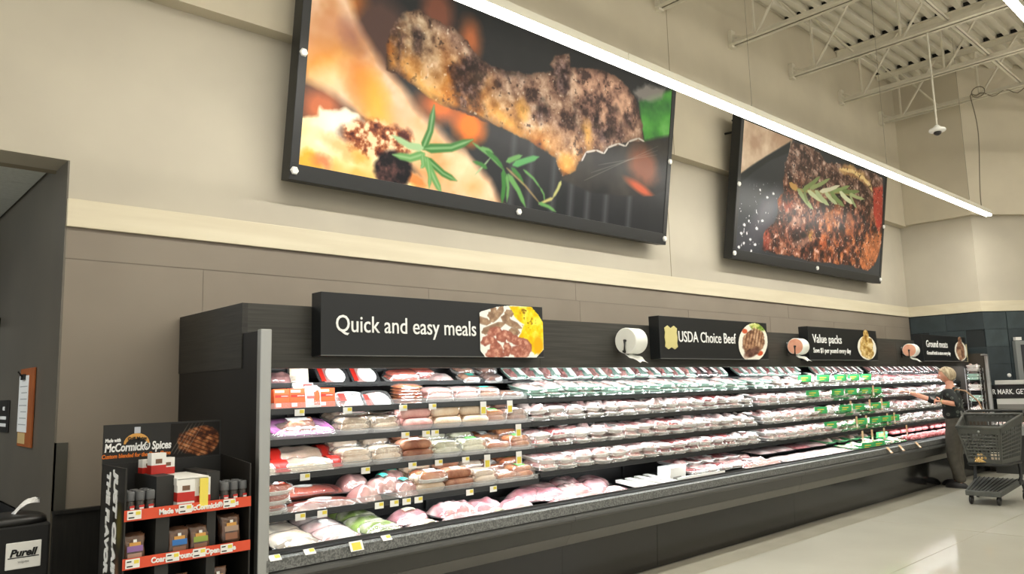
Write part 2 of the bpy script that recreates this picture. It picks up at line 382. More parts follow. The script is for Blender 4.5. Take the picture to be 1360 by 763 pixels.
# ------------------------------------------------------------------ lamps
M_lens = mat('lamp_lens', (255,250,236), .5, emit=22.0); M_hous = mat('lamp_housing', (210,206,190), .5)
def strip(x0, x1, y, z, label, seg=3.66, wire_top=7.1, emit=True, grp=None):
    t = thing('linear_lamp', label, 'lamp', (x0,y,z), group=grp); L = x1-x0; k = 0; x = 0
    while x < L-.05:
        e = min(x+seg, L)
        MB().box(x+.002,-.045,.0,e-.002,.045,.075).obj('housing', M_hous, t, bev=.006)
        MB().prism([(-.042,-.028),(.042,-.028),(.045,.0),(-.045,.0)], x+.004, e-.004).obj('lens', M_lens, t)
        for xx in ((x+e)/2+(.2 if k % 2 else -.1),):
            MB().tube([(xx,0,.07),(xx,0,wire_top-z)], .0025, 5).obj('hanger_wire', mat('wire_grey', (140,134,118), .5, metal=.3), t)
            MB().lathe([(.012,.07),(.012,.1),(.004,.12)], 8, Matrix.Translation((xx,0,0))).obj('hanger_clip', M_hous, t)
        x = e; k += 1
    return t
strip(1.2, 14.41, 3.8, 4.26, 'long glowing linear lamp hung in front of the two food pictures')
strip(-4, 16.0, 2.03, 5.62, 'bright linear lamp at the upper right corner, farther from the wall', grp=None)
for i, y in enumerate((-.9, -3.8, -6.7)):
    strip(-4, 16.0, y, 5.62, '%s linear lamp row behind the camera over the aisle' % ('first','second','third')[i], grp='lamp rows behind the camera')
# hanging security camera and loose cable by the lamp end
t = thing('security_camera', 'small white dome camera hanging on a rod below the joists', 'camera', (10.96,3.38,4.85))
MB().tube([(0,0,.05),(0,0,1.42)], .013, 8).obj('rod', M_hous, t)
MB().lathe([(.02,.09),(.05,.06),(.1,.035),(.105,.015),(.095,.0),(.05,-.004)], 18).obj('housing', M_white, t, True)
MB().lathe([(.045,-.002),(.05,-.012),(.042,-.034),(.02,-.05),(.003,-.054)], 14).obj('dome', M_blk, t, True)
pth = []
for k in range(40):
    a = k/39; pth.append((14.2+.03*math.sin(a*9), 3.8+.04*math.sin(a*6+1), 4.34+a*1.95))
for k in range(14):
    a = k/13*math.pi*2; pth.append((14.2, 3.8-.10+.10*math.cos(a), 6.32+.09*math.sin(a)))
for k in range(30): pth.append((14.25+.02*math.sin(k), 3.75-.06*k, 6.28+.05*math.sin(k*1.1)-.10*math.sin(k/29*math.pi)))
tag(MB().tube(pth, .008, 6).obj('power_cable', mat('cable_grey', (120,112,94), .6), smooth=True), 'grey cable looping from the last joist down to the lamp end', 'cable')

# ------------------------------------------------------------------ refrigerated case, four sections
SLOPE = 0.10
SH = [(4.62,1.495),(4.58,1.305),(4.54,1.095)]
def shelves(sec): return SH+[(4.50,.862 if sec == 0 else .905)]
secs = [(1.94,4.40),(4.402,8.06),(8.062,11.70),(11.702,14.80)]
secn = ['leftmost section of the black open meat case, under the quick and easy meals sign',
        'second section of the black open meat case, under the choice beef sign',
        'third section of the black open meat case, under the value packs sign',
        'farthest section of the black open meat case, under the ground meats sign']
M_lip = mat('speckled_grey_lip', (132,134,132), .42, col2=(96,98,97), scale=90, detail=2, metal=.3, sharp=.6)
M_bump = mat('bumper_grey', (74,75,73), .4); M_rail = mat('price_rail_dark', (30,32,33), .35)
M_body = mat('case_panel_dark', (50,50,48), .33); M_body2 = mat('case_strip', (88,87,84), .3); M_kick = mat('case_kick_gloss', (22,22,22), .14)
M_in = mat('case_interior_black', (11,11,12), .45); M_glass = film_mat('clear_guard', .1, .03, rough=.03, bump=0)
led = mat('led_bar', (240,255,252), .5, emit=4.0)
for s, (a, b) in enumerate(secs):
    t = thing('refrigerated_case', secn[s], 'display case', (a,4.2,0), group='sections of the meat case')
    def ob(mb, name, m, bev=0, par=None): 
        o = mb.obj(name, m, None, bev=bev); o.parent = par or t
        o.location = (-a,-4.2,0) if par is None else (0,0,0); return o
    for ka, kb in ([(a,b)] if s != 1 else [(a,5.60),(5.604,b)]): ob(MB().prism([(4.27,.385),(4.29,.012),(4.34,.012),(4.34,.385)], ka, kb), 'kick_panel', M_kick)
    ob(MB().prism([(4.185,.468),(4.235,.385),(4.34,.385),(4.34,.468)], a, b), 'lower_strip', M_body2)
    ob(MB().prism([(4.16,.575),(4.185,.47),(4.34,.47),(4.34,.575)], a, b), 'front_panel', M_body)
    ob(MB().prism([(4.165,.625),(4.125,.61),(4.118,.59),(4.13,.575),(4.3,.575),(4.3,.625)], a, b), 'bumper', M_bump, .004)
    ob(MB().prism([(4.15,.69),(4.148,.628),(4.3,.628),(4.3,.64),(4.255,.65),(4.25,.70),(4.17,.70)], a, b), 'lip_rail', M_lip)
    ob(MB().prism([(4.182,.702),(4.22,.702),(4.255,.707),(4.255,.722),(4.245,.722),(4.24,.709),(4.182,.706)], a, b), 'lip_cap', M_rail)
    ob(MB().prism([(4.25,.585),(5.18,.66),(5.18,.60),(4.25,.52)], a, b), 'well_deck', M_in)
    ob(MB().box(a,5.14,.3,b,5.2,2.1), 'back_panel', M_in)
    ob(MB().box(a,4.34,.05,b,5.49,.5), 'plinth', M_matte)
    ob(MB().box(a,4.45,1.757,b,4.53,2.15), 'header_board', M_wood)
    ob(MB().box(a,4.53,2.12,b,5.49,2.15), 'header_top', M_wood)
    ob(MB().box(a,4.53,1.83,b,5.14,1.85), 'canopy', M_in)
    ob(MB().box(a+.02,4.535,1.79,b-.02,4.56,1.81), 'light_bar', led)
    ob(MB().prism([(4.86,1.655),(4.86,1.645),(5.14,1.70),(5.14,1.71)], a, b), 'display_shelf', M_in)
    if s == 0: ob(MB().prism([(4.84,1.64),(4.85,1.64),(4.85,1.672),(4.84,1.672)], a, b), 'shelf_stop', M_rail)
    x = a+.6
    while x < b:
        ob(MB().box(x-.012,5.115,.65,x+.012,5.14,1.8), 'upright', M_rail); x += 1.2
    for q, (yf, zf) in enumerate(shelves(s)):
        bb = 4.385 if (s == 0 and q == 3) else b
        sh = ob(MB().prism([(yf,zf-.012),(5.14,zf-.012+SLOPE*(5.14-yf)),(5.14,zf+SLOPE*(5.14-yf)),(yf,zf)], a, bb), 'shelf', M_in)
        r = MB().prism([(yf-.014,zf-.022),(yf,zf-.022),(yf,zf+.012),(yf-.008,zf+.012)], a, bb).prism([(yf-.018,zf-.027),(yf,zf-.027),(yf,zf-.022),(yf-.018,zf-.022)], a, bb).obj('price_rail', M_rail, sh)
        if s == 0:
            MB().box(a+.01,yf-.004,zf+.012,bb-.002,yf,zf+.045).obj('front_guard', M_glass, sh)
            MB().box(a+.01,yf-.006,zf+.045,bb-.002,yf+.002,zf+.0475).obj('guard_edge', mat('guard_edge', (150,155,155), .3), sh)
        x = a+.3
        while x < bb:
            MB().prism([(yf+.08,zf-.014),(5.13,zf+SLOPE*(5.14-yf)-.09),(5.13,zf+SLOPE*(5.14-yf)-.014)], x-.004, x+.004).obj('bracket', M_rail, sh); x += 1.2
    if s == 0:
        ob(MB().box(1.905,4.45,1.757,1.94,5.49,2.15), 'header_side', M_wood2)
        ob(MB().box(1.912,4.20,0,1.94,5.49,1.757).box(1.912,4.20,1.757,1.94,4.45,1.965), 'end_panel', M_in)
        ob(MB().box(1.888,4.15,0,1.955,4.20,1.97), 'corner_post', M_alu, .006)
    if s == 3:
        ob(MB().box(14.80,4.20,0,14.83,5.49,1.757).box(14.80,4.20,1.757,14.83,4.45,1.965).box(14.80,4.45,1.757,14.83,5.49,2.15), 'end_panel', mat('end_panel_brown', (56,50,42), .5))
        ob(MB().box(14.78,4.15,0,14.845,4.20,1.95).box(14.6,4.15,1.925,14.845,4.2,1.95), 'corner_post', M_alu, .006)
# two small shelf-talker cards on the far end of the header
for x, l in ((14.38,'left one of two small cream cards at the far end of the header'),(14.66,'right one of two small cream cards at the far end of the header')):
    t = thing('price_card', l, 'card', (x,4.436,1.83), group='cream cards at the far end of the header')
    MB().box(-.085,0,0,.085,.004,.3).obj('card', mat('card_cream', (214,204,160), .6), t)
    MB().box(-.02,-.002,.17,.02,0,.23).box(-.055,-.002,.05,.055,0,.075).box(-.055,-.002,.02,.055,0,.035).obj('print', M_ink, t)

# ------------------------------------------------------------------ paper roll holders on the header
def roll(x, paper, edge, label, r=.10):
    t = thing('bag_roll', label, 'bag roll', (x,4.45,1.985), group='bag rolls on the header')
    RX = Matrix.Rotation(math.radians(90), 4, 'Y')
    w2 = .09
    M = Matrix.Translation((0,-.135,0)) @ Matrix.Rotation(math.radians(4), 4, 'Z') @ RX
    MB().lathe([(.022,-w2),(r-.004,-w2),(r,-w2+.004),(r,w2-.004),(r-.004,w2),(.022,w2)], 28, M).obj('roll', paper, t, True)
    MB().lathe([(.024,-w2-.002),(r-.006,-w2-.002),(r-.006,-w2-.001),(.024,-w2-.001)], 28, M).obj('roll_end', edge, t)
    d = M.to_3x3() @ Vector((0,0,-1)); e = Vector((0,-.135,0))+d*(w2+.02)
    MB().tube([(0,0,-.03),(-.02,-.02,-.06),tuple(e+Vector((0,0,-.10))),tuple(e),tuple(Vector((0,-.135,0))-d*(w2+.02))], .012, 8).obj('bracket_arm', M_blk, t, True)
    MB().box(-.035,-.008,-.1,.035,0,.06).obj('wall_plate', M_blk, t, .002)
    # loose end of the bags hanging from the roll
    vs = []; fs = []; sd = Vector((-d.y,d.x,0))
    for i in range(5):
        for k in range(7):
            p = Vector((0,-.135,0))+d*(w2*(.9-i*.45))+Vector((0,0,-r-.004-.012*k-.01*math.sin(i*2.1+k)))+sd*(-.02+.022*k+.008*math.sin(k*1.4+i))
            vs.append(tuple(p))
    for i in range(4):
        for k in range(6): fs.append((i*7+k,i*7+k+1,(i+1)*7+k+1,(i+1)*7+k))
    o = MB().add(vs, fs).obj('loose_bag', paper, t, True); md = o.modifiers.new('s','SOLIDIFY'); md.thickness = .002
M_pap = mat('roll_white', (240,242,236), .5); M_pink = mat('roll_pink', (236,178,150), .5, col2=(226,160,132), scale=12)
roll(5.42, M_pap, mat('roll_end_white', (222,224,216), .6), 'white bag roll between the first and second black signs', .115)
roll(8.50, M_pap, M_pink, 'pink-ended bag roll just left of the value packs sign', .095)
roll(11.90, M_pap, M_pink, 'pink-ended bag roll just left of the ground meats sign', .095)
# ------------------------------------------------------------------ the two big food pictures
def mk_print1():
    c = Canvas(800, 300, 4.57, 1.71, (30,31,34), 3)
    c.put(c.ns(.5)*.7, (50,52,54)); n = c.ns(.9)
    c.put(np.clip((n-.5)*3,0,1)*.5, (22,26,28))
    for x in [(2.168, -0.132), (2.408, -0.1), (2.73, -0.059), (2.996, -0.024), (3.249, 0.009), (3.541, 0.047), (3.933, 0.098)]: c.put(c.stroke([(x[0],-.2),(x[0],.75)], .028, .02, .09)*.55, (104,104,110))
    B = lambda p, rx, ry, col, soft=.16, a=0, k=1.0, wp=.03: c.put(c.blob(p, rx, ry, soft, a, wp)*k, col)
    for p, rx, ry, col in [((0.377, 1.272), 0.12, 0.22, (226, 124, 40)), ((0.5, 1.11), 0.06, 0.09, (206, 110, 60)), ((1.175, 1.535), 0.16, 0.2, (120, 72, 56)), ((1.546, 1.412), 0.11, 0.16, (176, 100, 60)), ((0.64, 1.158), 0.3, 0.34, (82, 60, 56)), ((1.618, 0.649), 0.17, 0.16, (240, 118, 20)), ((1.285, 0.739), 0.2, 0.12, (214, 106, 40)), ((0.147, 0.479), 0.18, 0.14, (190, 104, 66))]: B(p, rx, ry, col)
    # blurred drumstick behind
    m = c.poly([(-0.083, 1.349), (0.283, 1.472), (0.417, 1.244), (0.55, 1.091), (0.658, 0.954), (0.89, 0.786), (1.02, 0.687), (1.281, 0.578), (1.525, 0.392), (1.905, 0.18), (2.101, -0.108), (1.354, -0.208), (1.068, 0.16), (0.774, 0.391), (0.607, 0.44), (0.459, 0.517), (0.284, 0.599), (0.133, 0.642), (-0.01, 0.658)], .10, .05, .4)
    t = c.ns(.35); col = ramp(t, [(.3,(206,140,86)),(.5,(226,176,136)),(.68,(240,206,176))]); c.put(m, col)
    for p, rx, ry, cc in [((0.115, 0.861), 0.26, 0.12, (220, 136, 32)), ((0.242, 0.741), 0.16, 0.1, (244, 208, 150)), ((0.484, 0.756), 0.14, 0.16, (206, 112, 40)), ((0.588, 0.657), 0.12, 0.2, (224, 146, 46)), ((0.693, 0.57), 0.09, 0.22, (244, 176, 40)), ((0.224, 1.118), 0.14, 0.14, (214, 150, 110)), ((0.377, 1.096), 0.07, 0.09, (150, 100, 96)), ((1.016, 0.353), 0.2, 0.2, (240, 206, 170)), ((1.539, 0.243), 0.2, 0.14, (242, 214, 180)), ((1.711, 0.087), 0.12, 0.1, (226, 150, 90)), ((0.86, 0.551), 0.14, 0.1, (220, 168, 130)), ((0.02, 0.965), 0.14, 0.1, (224, 160, 112))]: c.put(np.minimum(c.blob(p, rx, ry, .18, .6, .05), m)*.75, cc)
    # carved piece, bottom left
    m = c.poly([(-0.094, 0.336), (0.142, 0.404), (0.141, 0.483), (0.178, 0.459), (0.366, 0.518), (0.482, 0.495), (0.576, 0.428), (0.669, 0.392), (0.772, 0.413), (0.841, 0.319), (0.831, 0.204), (0.949, 0.139), (1.147, 0.072), (1.304, -0.066), (1.318, -0.212), (-0.032, -0.392)], .03, .03, .15)
    t = c.ns(.4); c.put(m, ramp(t, [(.3,(232,178,96)),(.45,(246,214,156)),(.62,(250,232,196))]))
    c.put(np.minimum(c.blob((0.377, 0.391), .2, .13, .1, 0, .04), m)*.8, (240,240,222))
    for p, rx, ry, cc in [((0.101, 0.017), 0.13, 0.1, (232, 160, 40)), ((0.198, 0.061), 0.08, 0.05, (206, 116, 80)), ((0.349, 0.196), 0.2, 0.05, (226, 170, 110)), ((0.519, 0.188), 0.09, 0.06, (232, 160, 70)), ((1.073, 0.103), 0.14, 0.1, (206, 110, 50))]: c.put(np.minimum(c.blob(p, rx, ry, .06, -.3, .05, .1), m)*.8, cc)
    m2 = c.blob((0.675, 0.329), .34, .15, .05, .1, .05, .12); t = c.ns(.08); c.put(m2, ramp(t, [(.35,(70,28,22)),(.5,(150,84,50)),(.62,(236,200,160))]))
    m2 = c.blob((0.841, 0.098), .19, .17, .04, 0, .04, .12); c.put(m2, ramp(c.ns(.1), [(.4,(18,16,20)),(.65,(90,60,56)),(.75,(180,160,160))]))
    # spatula
    sc = [(2.833, 0.359), (3.02, 0.484), (3.121, 0.596), (3.178, 0.699), (3.331, 0.749), (3.457, 0.737), (3.515, 0.813), (3.675, 0.888), (3.802, 0.884), (3.853, 0.946), (4.012, 1.015), (4.122, 0.999), (4.214, 1.056), (4.373, 1.096), (4.491, 1.073), (4.625, 1.159), (4.693, 0.555), (4.323, 0.411), (3.792, 0.332), (3.299, 0.293)]
    m = c.poly(sc, .03, .008, .2); c.put(m, ramp(c.ns(.5), [(.3,(26,26,27)),(.7,(58,54,50))]))
    c.put(np.minimum(c.blob((4.133, 0.734), .26, .2, .16, -.3, .05), m), (122,70,48)); c.put(np.minimum(c.blob((4.102, 0.462), .24, .05, .05, -.25), m), (184,84,52))
    for i in range(3): c.put(np.minimum(c.stroke([(sc[3][0]+.1*i, sc[3][1]-.3+.1*i),(sc[13][0], sc[13][1]-.1-.05*i)], .004, .004, .01), m)*.4, (150,144,136))
    c.put(c.poly([(3.979, 1.425), (4.139, 1.516), (4.564, 1.697), (4.623, 1.178), (4.373, 1.096), (4.121, 1.007), (4.058, 1.139), (4.009, 1.318)], .05)*.9, ramp(c.ns(.3), [(.3,(40,104,46)),(.6,(74,160,60)),(.8,(110,190,90))]))
    c.put(c.poly([(3.868, 1.512), (4.065, 1.636), (4.436, 1.681), (4.385, 1.559), (4.205, 1.478), (3.964, 1.452)], .06, .03, .1)*.8, (150,144,140))
    # main drumstick
    pts = [(0.699, 1.161), (0.722, 1.267), (0.779, 1.378), (0.863, 1.467), (0.997, 1.515), (1.118, 1.477), (1.236, 1.465), (1.367, 1.463), (1.508, 1.395), (1.642, 1.31), (1.781, 1.254), (2.011, 1.258), (2.27, 1.299), (2.515, 1.37), (2.618, 1.427), (2.557, 1.468), (2.624, 1.564), (2.82, 1.649), (2.864, 1.509), (3.113, 1.575), (3.349, 1.609), (3.599, 1.6), (3.791, 1.523), (3.96, 1.383), (4.066, 1.179), (4.109, 1.004), (3.843, 0.936), (3.514, 0.82), (3.441, 0.737), (3.178, 0.699), (3.111, 0.588), (3.021, 0.474), (2.87, 0.386), (2.774, 0.458), (2.74, 0.555), (2.521, 0.614), (2.265, 0.67), (2.022, 0.71), (1.811, 0.728), (1.609, 0.74), (1.34, 0.752), (1.135, 0.787), (1.005, 0.849), (0.846, 0.895), (0.71, 0.925), (0.692, 1.019)]
    m = c.poly(pts, .02, .022, .08); sd = c.sd.copy()
    f = c.ns(.10, 5); g = c.ns(.5, 3); X, Y = c.X, c.Y; sh = np.clip(sd/.28, 0, 1)
    hh = ramp(g*.6+f*.5, [(.34,(112,62,28)),(.46,(184,112,42)),(.60,(214,150,76)),(.76,(236,194,140))])
    up = np.clip(((Y-(1.42-.28*X))*2.2)+.45-.12+(g-.5)*1.2, 0, 1)[..., None]
    gr = ramp(f, [(.28,(62,44,40)),(.42,(130,98,84)),(.58,(172,138,118)),(.76,(214,186,164))]); col = hh*(1-up)+gr*up
    bulb = c.blob((3.459, 1.339), .52, .42, .2, -.5, .05); col = col*(1-bulb[..., None]*.8)+ramp(f, [(.3,(70,52,50)),(.48,(150,112,98)),(.7,(206,160,134))])*bulb[..., None]*.8
    end = c.blob((0.962, 1.324), .26, .2, .14, -.3, .05); col = col*(1-end[..., None]*.8)+ramp(f, [(.3,(110,84,66)),(.5,(176,148,120)),(.7,(216,198,170))])*end[..., None]*.8
    gold = np.clip(1-np.abs(sd-.16)/.12, 0, 1)*np.clip((1.1-(Y+.30*X-.35))*1.6, 0, 1)
    col = col*(1-gold[..., None]*.5)+np.array((198,126,34))*gold[..., None]*.5
    edge = np.clip(1-sd/.07, 0, 1)*np.clip(.25+1.4*(f-.35)+.5*(Y < 1.25-.28*X), 0, 1); col = col*(1-edge[..., None]*.85)+np.array((38,24,20))*edge[..., None]*.85
    ch = np.clip((c.ns(.05, 3)-.68)*9, 0, 1); col = col*(1-ch[..., None]*.6)+np.array((30,20,18))*ch[..., None]*.75
    hl = np.clip((c.ns(.035, 2)-.78)*8, 0, 1); col = col*(1-hl[..., None]*.6)+np.array((250,236,214))*hl[..., None]*.6
    c.put(m, col)
    for p, rx, ry, a in [((0.989, 1.26), 0.07, 0.12, 0.3), ((0.789, 1.159), 0.05, 0.36, 0.25), ((1.612, 1.132), 0.2, 0.22, -0.7), ((1.593, 0.911), 0.22, 0.12, -0.4), ((2.725, 1.421), 0.12, 0.2, 0.1), ((2.775, 1.314), 0.1, 0.09, 0), ((3.572, 1.219), 0.06, 0.05, 0), ((3.553, 0.978), 0.22, 0.08, 0.35), ((3.305, 0.998), 0.1, 0.14, 0.5), ((2.5, 0.961), 0.09, 0.12, 0.3), ((2.989, 1.036), 0.06, 0.14, 0.2), ((3.818, 1.163), 0.1, 0.06, 0), ((2.013, 1.236), 0.2, 0.04, 0)]:
        c.put(np.minimum(c.blob(p, rx*.85, ry*.85, .10, a, .09, .10), m)*.75, ramp(c.ns(.05), [(.35,(22,16,18)),(.55,(64,46,48)),(.75,(140,116,116))]))
    for p, rx, ry, a in [((2.24, 0.919), 0.08, 0.1, 0.3), ((2.057, 0.782), 0.2, 0.06, -0.4), ((3.185, 0.884), 0.06, 0.12, 0.3), ((1.188, 0.8), 0.2, 0.05, -0.6), ((2.912, 0.552), 0.1, 0.08, 0)]:
        c.put(np.minimum(c.blob(p, rx, ry, .08, a, .05, .08), m)*.7, (230,170,80))
    for k in range(len(sc)-9):
        if k >= 2: c.put(c.stroke([sc[k], sc[k+1]], .011, .011, .012), (196,188,180))
    # rosemary
    G1, G2, G3 = (58,112,54), (96,146,84), (150,182,136)
    for a_, b_, r, cc in [((1.129, 0.341), (1.212, 0.74), 0.05, G1), ((1.15, 0.345), (1.669, 0.528), 0.055, G1), ((1.144, 0.297), (0.829, 0.232), 0.05, G2), ((1.122, 0.345), (0.807, 0.392), 0.045, G3), ((1.165, 0.265), (1.519, 0.124), 0.045, G1), ((1.15, 0.268), (1.358, -0.01), 0.05, G2), ((1.127, 0.287), (1.12, 0.169), 0.03, G2), ((1.183, 0.268), (1.224, 0.011), 0.03, G2)]:
        md = ((a_[0]+b_[0])/2+.02, (a_[1]+b_[1])/2-.03); c.put(c.stroke([a_, md, b_], r*.8, r*.55, .02), cc); c.put(c.stroke([a_, md, b_], r*.2, r*.2, .015)*.6, G3)
    for a_, b_, r, cc in [((1.672, 0.497), (2.06, 0.317), 0.02, G2), ((1.763, 0.468), (1.92, 0.451), 0.03, G2), ((1.838, 0.451), (2.058, 0.333), 0.035, G1), ((1.719, 0.212), (1.884, 0.397), 0.012, G3), ((2.182, 0.387), (2.506, 0.525), 0.05, (84, 150, 90)), ((2.094, 0.404), (2.282, 0.496), 0.04, G2), ((2.06, 0.317), (2.07, -0.01), 0.045, G1), ((2.106, 0.277), (2.131, 0.024), 0.03, G2), ((2.128, 0.281), (2.375, 0.007), 0.045, G2), ((2.164, 0.352), (2.332, 0.217), 0.035, G1), ((2.1, 0.341), (2.576, 0.062), 0.015, (150, 130, 90)), ((2.318, 0.362), (2.56, 0.22), 0.02, G2), ((2.56, 0.22), (2.629, 0.096), 0.016, G2), ((2.836, 0.332), (2.733, 0.145), 0.03, (170, 170, 110)), ((2.733, 0.145), (2.553, 0.059), 0.025, (180, 170, 110)), ((2.552, 0.072), (2.795, 0.018), 0.028, G2), ((1.852, 0.297), (1.688, 0.33), 0.03, G1)]:
        c.put(c.stroke([a_, ((a_[0]+b_[0])/2+.015, (a_[1]+b_[1])/2+.01), b_], r*.7, r*.5, .02), cc)
    return c
def mk_print2():
    c = Canvas(700, 272, 4.57, 1.70, (42,46,50), 5)
    c.put(c.ns(.5)*.6, (60,64,70))
    c.put(c.poly([(-0.183, 1.731), (1.384, 1.828), (1.27, 1.592), (0.619, 1.313), (0.256, 1.131), (-0.027, 0.935)], .05, .01), ramp(c.ns(.3), [(.3,(176,146,122)),(.6,(206,182,158)),(.8,(222,204,184))]))
    c.put(c.poly([(1.261, 1.661), (1.246, 1.499), (0.753, 1.304), (0.386, 1.104), (-0.072, 0.814), (-0.087, 0.941), (0.617, 1.33)], .03), (26,32,34))
    c.put(c.blob((0.713, 0.563), .4, .16, .2, .8, .05)*.7, (104,102,112)); c.put(c.blob((0.311, 0.178), .5, .2, .2, .3, .05)*.5, (74,72,80))
    rs = np.random.RandomState(4)
    sp = np.clip((c.ns(.035, 2)-.80)*14, 0, 1)*c.blob((0.357, 0.316), .85, .45, .3, .6); c.put(sp, (206,206,212))
    for p in [(0.179, 0.344), (0.35, 0.165), (0.629, 0.45), (0.718, 0.785), (0.082, 0.038), (0.283, 0.406), (0.495, 0.332), (0.254, 0.237), (0.197, 0.099), (0.52, 0.857), (0.876, 0.86), (0.393, 0.02), (0.121, 0.222), (0.477, 0.112)]: c.put(c.blob(p, .018+.015*rs.rand(), .018, .015, 0, .012, .03), (238,238,240))
    pts = [(1.279, 1.636), (1.549, 1.689), (1.85, 1.696), (2.169, 1.653), (2.409, 1.554), (2.837, 1.622), (3.276, 1.64), (3.923, 1.7), (4.479, 1.659), (4.54, 1.244), (4.589, 0.571), (4.388, 0.213), (4.114, 0.056), (3.405, 0.085), (2.713, 0.062), (1.995, 0.027), (1.469, 0.057), (0.98, 0.045), (0.677, 0.066), (0.682, 0.287), (0.928, 0.454), (1.016, 0.569), (1.008, 0.793), (1.156, 0.938), (1.111, 1.071), (1.149, 1.323)]
    m = c.poly(pts, .02, .03, .08); f = c.ns(.10, 5); g = c.ns(.4, 3); X, Y = c.X, c.Y
    top = np.clip((Y-.95)*3+(g-.5)*2, 0, 1)[..., None]
    c0 = ramp(f*.8+g*.2, [(.34,(24,15,14)),(.46,(62,34,28)),(.56,(104,58,42)),(.66,(150,98,76)),(.78,(214,176,160))]); c1 = ramp(f, [(.32,(50,34,32)),(.48,(106,78,68)),(.62,(152,122,110)),(.8,(206,184,172))])
    col = c0*(1-top)+c1*top
    c.put(m, col)
    w1 = np.abs(((X*1.0+Y*1.25+.04*g) / .34) % 1-.5); w2 = np.abs(((X*1.0-Y*1.1+.1*g) / .42) % 1-.5)
    gm = np.clip((np.minimum(w1, w2)-.14)*8, 0, 1)*np.clip((X-1.9)*1.5, 0, 1)*np.clip((1.05-Y)*3, 0, 1)*m
    c.put(gm*.6, ramp(f, [(.35,(84,40,22)),(.5,(150,78,36)),(.7,(206,128,74))]))
    wr = np.clip((np.abs(((Y*1.1+X*.35+.12*g)/.13) % 1-.5)-.3)*6, 0, 1)*m*np.clip((Y-1.0)*3, 0, 1); c.put(wr*.5, (56,38,34))
    c.put(np.minimum(c.poly([(4.109, 1.432), (4.497, 1.535), (4.56, 0.907), (4.414, 0.72), (4.169, 1.025)], .06, .03, .1), m)*.85, (184,62,50))
    c.put(np.minimum(c.poly([(3.811, 0.487), (4.501, 0.815), (4.525, 0.31), (4.112, 0.064), (3.77, 0.117)], .08, .03, .1), m)*.6, (196,116,66))
    for p, rx, ry, cc in [((1.273, 0.744), 0.16, 0.06, (206, 80, 40)), ((1.021, 0.795), 0.1, 0.12, (214, 96, 40)), ((0.753, 0.244), 0.12, 0.2, (150, 60, 50)), ((1.736, 0.264), 0.3, 0.06, (196, 150, 130)), ((2.625, 0.704), 0.14, 0.18, (206, 116, 50)), ((2.428, 0.339), 0.14, 0.1, (206, 96, 40)), ((3.317, 0.712), 0.16, 0.2, (206, 112, 52)), ((2.853, 0.888), 0.12, 0.12, (196, 108, 54)), ((2.022, 0.406), 0.05, 0.08, (232, 190, 70)), ((2.951, 0.675), 0.03, 0.05, (240, 220, 200)), ((1.553, 0.532), 0.22, 0.06, (206, 160, 140))]: c.put(np.minimum(c.blob(p, rx, ry, .06, .3, .06, .08), m)*.5, cc)
    fat = [(2.849, 1.539), (3.284, 1.582), (3.659, 1.545), (3.957, 1.47), (4.087, 1.379)]
    c.put(c.stroke(fat, .10, .06, .05, .04, .1), ramp(f, [(.35,(150,112,80)),(.6,(196,160,110))])); c.put(c.stroke(fat, .03, .03, .02, .02), (226,198,140))
    c.put(np.clip((c.ns(.05, 3)-.64)*9, 0, 1)*m*.7, (22,16,16)); c.put(np.clip((c.ns(.035, 2)-.72)*8, 0, 1)*m*.6, (236,220,210))
    c.put(c.stroke([(1.301, 1.073), (1.563, 1.018), (2.09, 1.062), (2.898, 1.185), (3.615, 1.193)], .03, .02, .02), (150,140,90))
    for a_, b_, r, cc in [((1.563, 1.018), (2.062, 0.802), 0.045, (150, 166, 122)), ((1.524, 1.037), (1.301, 1.073), 0.05, (190, 150, 90)), ((1.709, 1.041), (2.215, 1.317), 0.04, (120, 140, 88)), ((1.86, 1.046), (2.466, 0.956), 0.04, (196, 206, 168)), ((2.088, 1.081), (2.56, 0.932), 0.045, (168, 182, 140)), ((1.93, 1.093), (2.538, 1.34), 0.035, (140, 156, 106)), ((2.404, 1.11), (2.839, 0.986), 0.04, (180, 192, 150)), ((2.564, 1.146), (3.082, 0.989), 0.045, (120, 142, 90)), ((2.645, 1.166), (3.229, 1.335), 0.035, (130, 150, 96)), ((2.898, 1.185), (3.402, 1.074), 0.045, (206, 212, 178)), ((2.98, 1.217), (3.6, 1.304), 0.035, (110, 130, 80)), ((3.248, 1.199), (3.529, 1.02), 0.03, (150, 166, 120)), ((3.246, 1.211), (3.803, 1.205), 0.03, (160, 172, 124)), ((2.244, 1.097), (2.883, 1.288), 0.035, (206, 206, 180)), ((1.748, 1.028), (1.884, 0.866), 0.04, (120, 134, 90))]:
        c.put(c.stroke([a_, ((a_[0]+b_[0])/2, (a_[1]+b_[1])/2-.015), b_], r, r*.8, .015), cc)
    return c
M_frame = mat('picture_frame_black', (20,22,23), .45)
TL = math.radians(8.4); UPV = (0, -math.sin(TL), math.cos(TL))
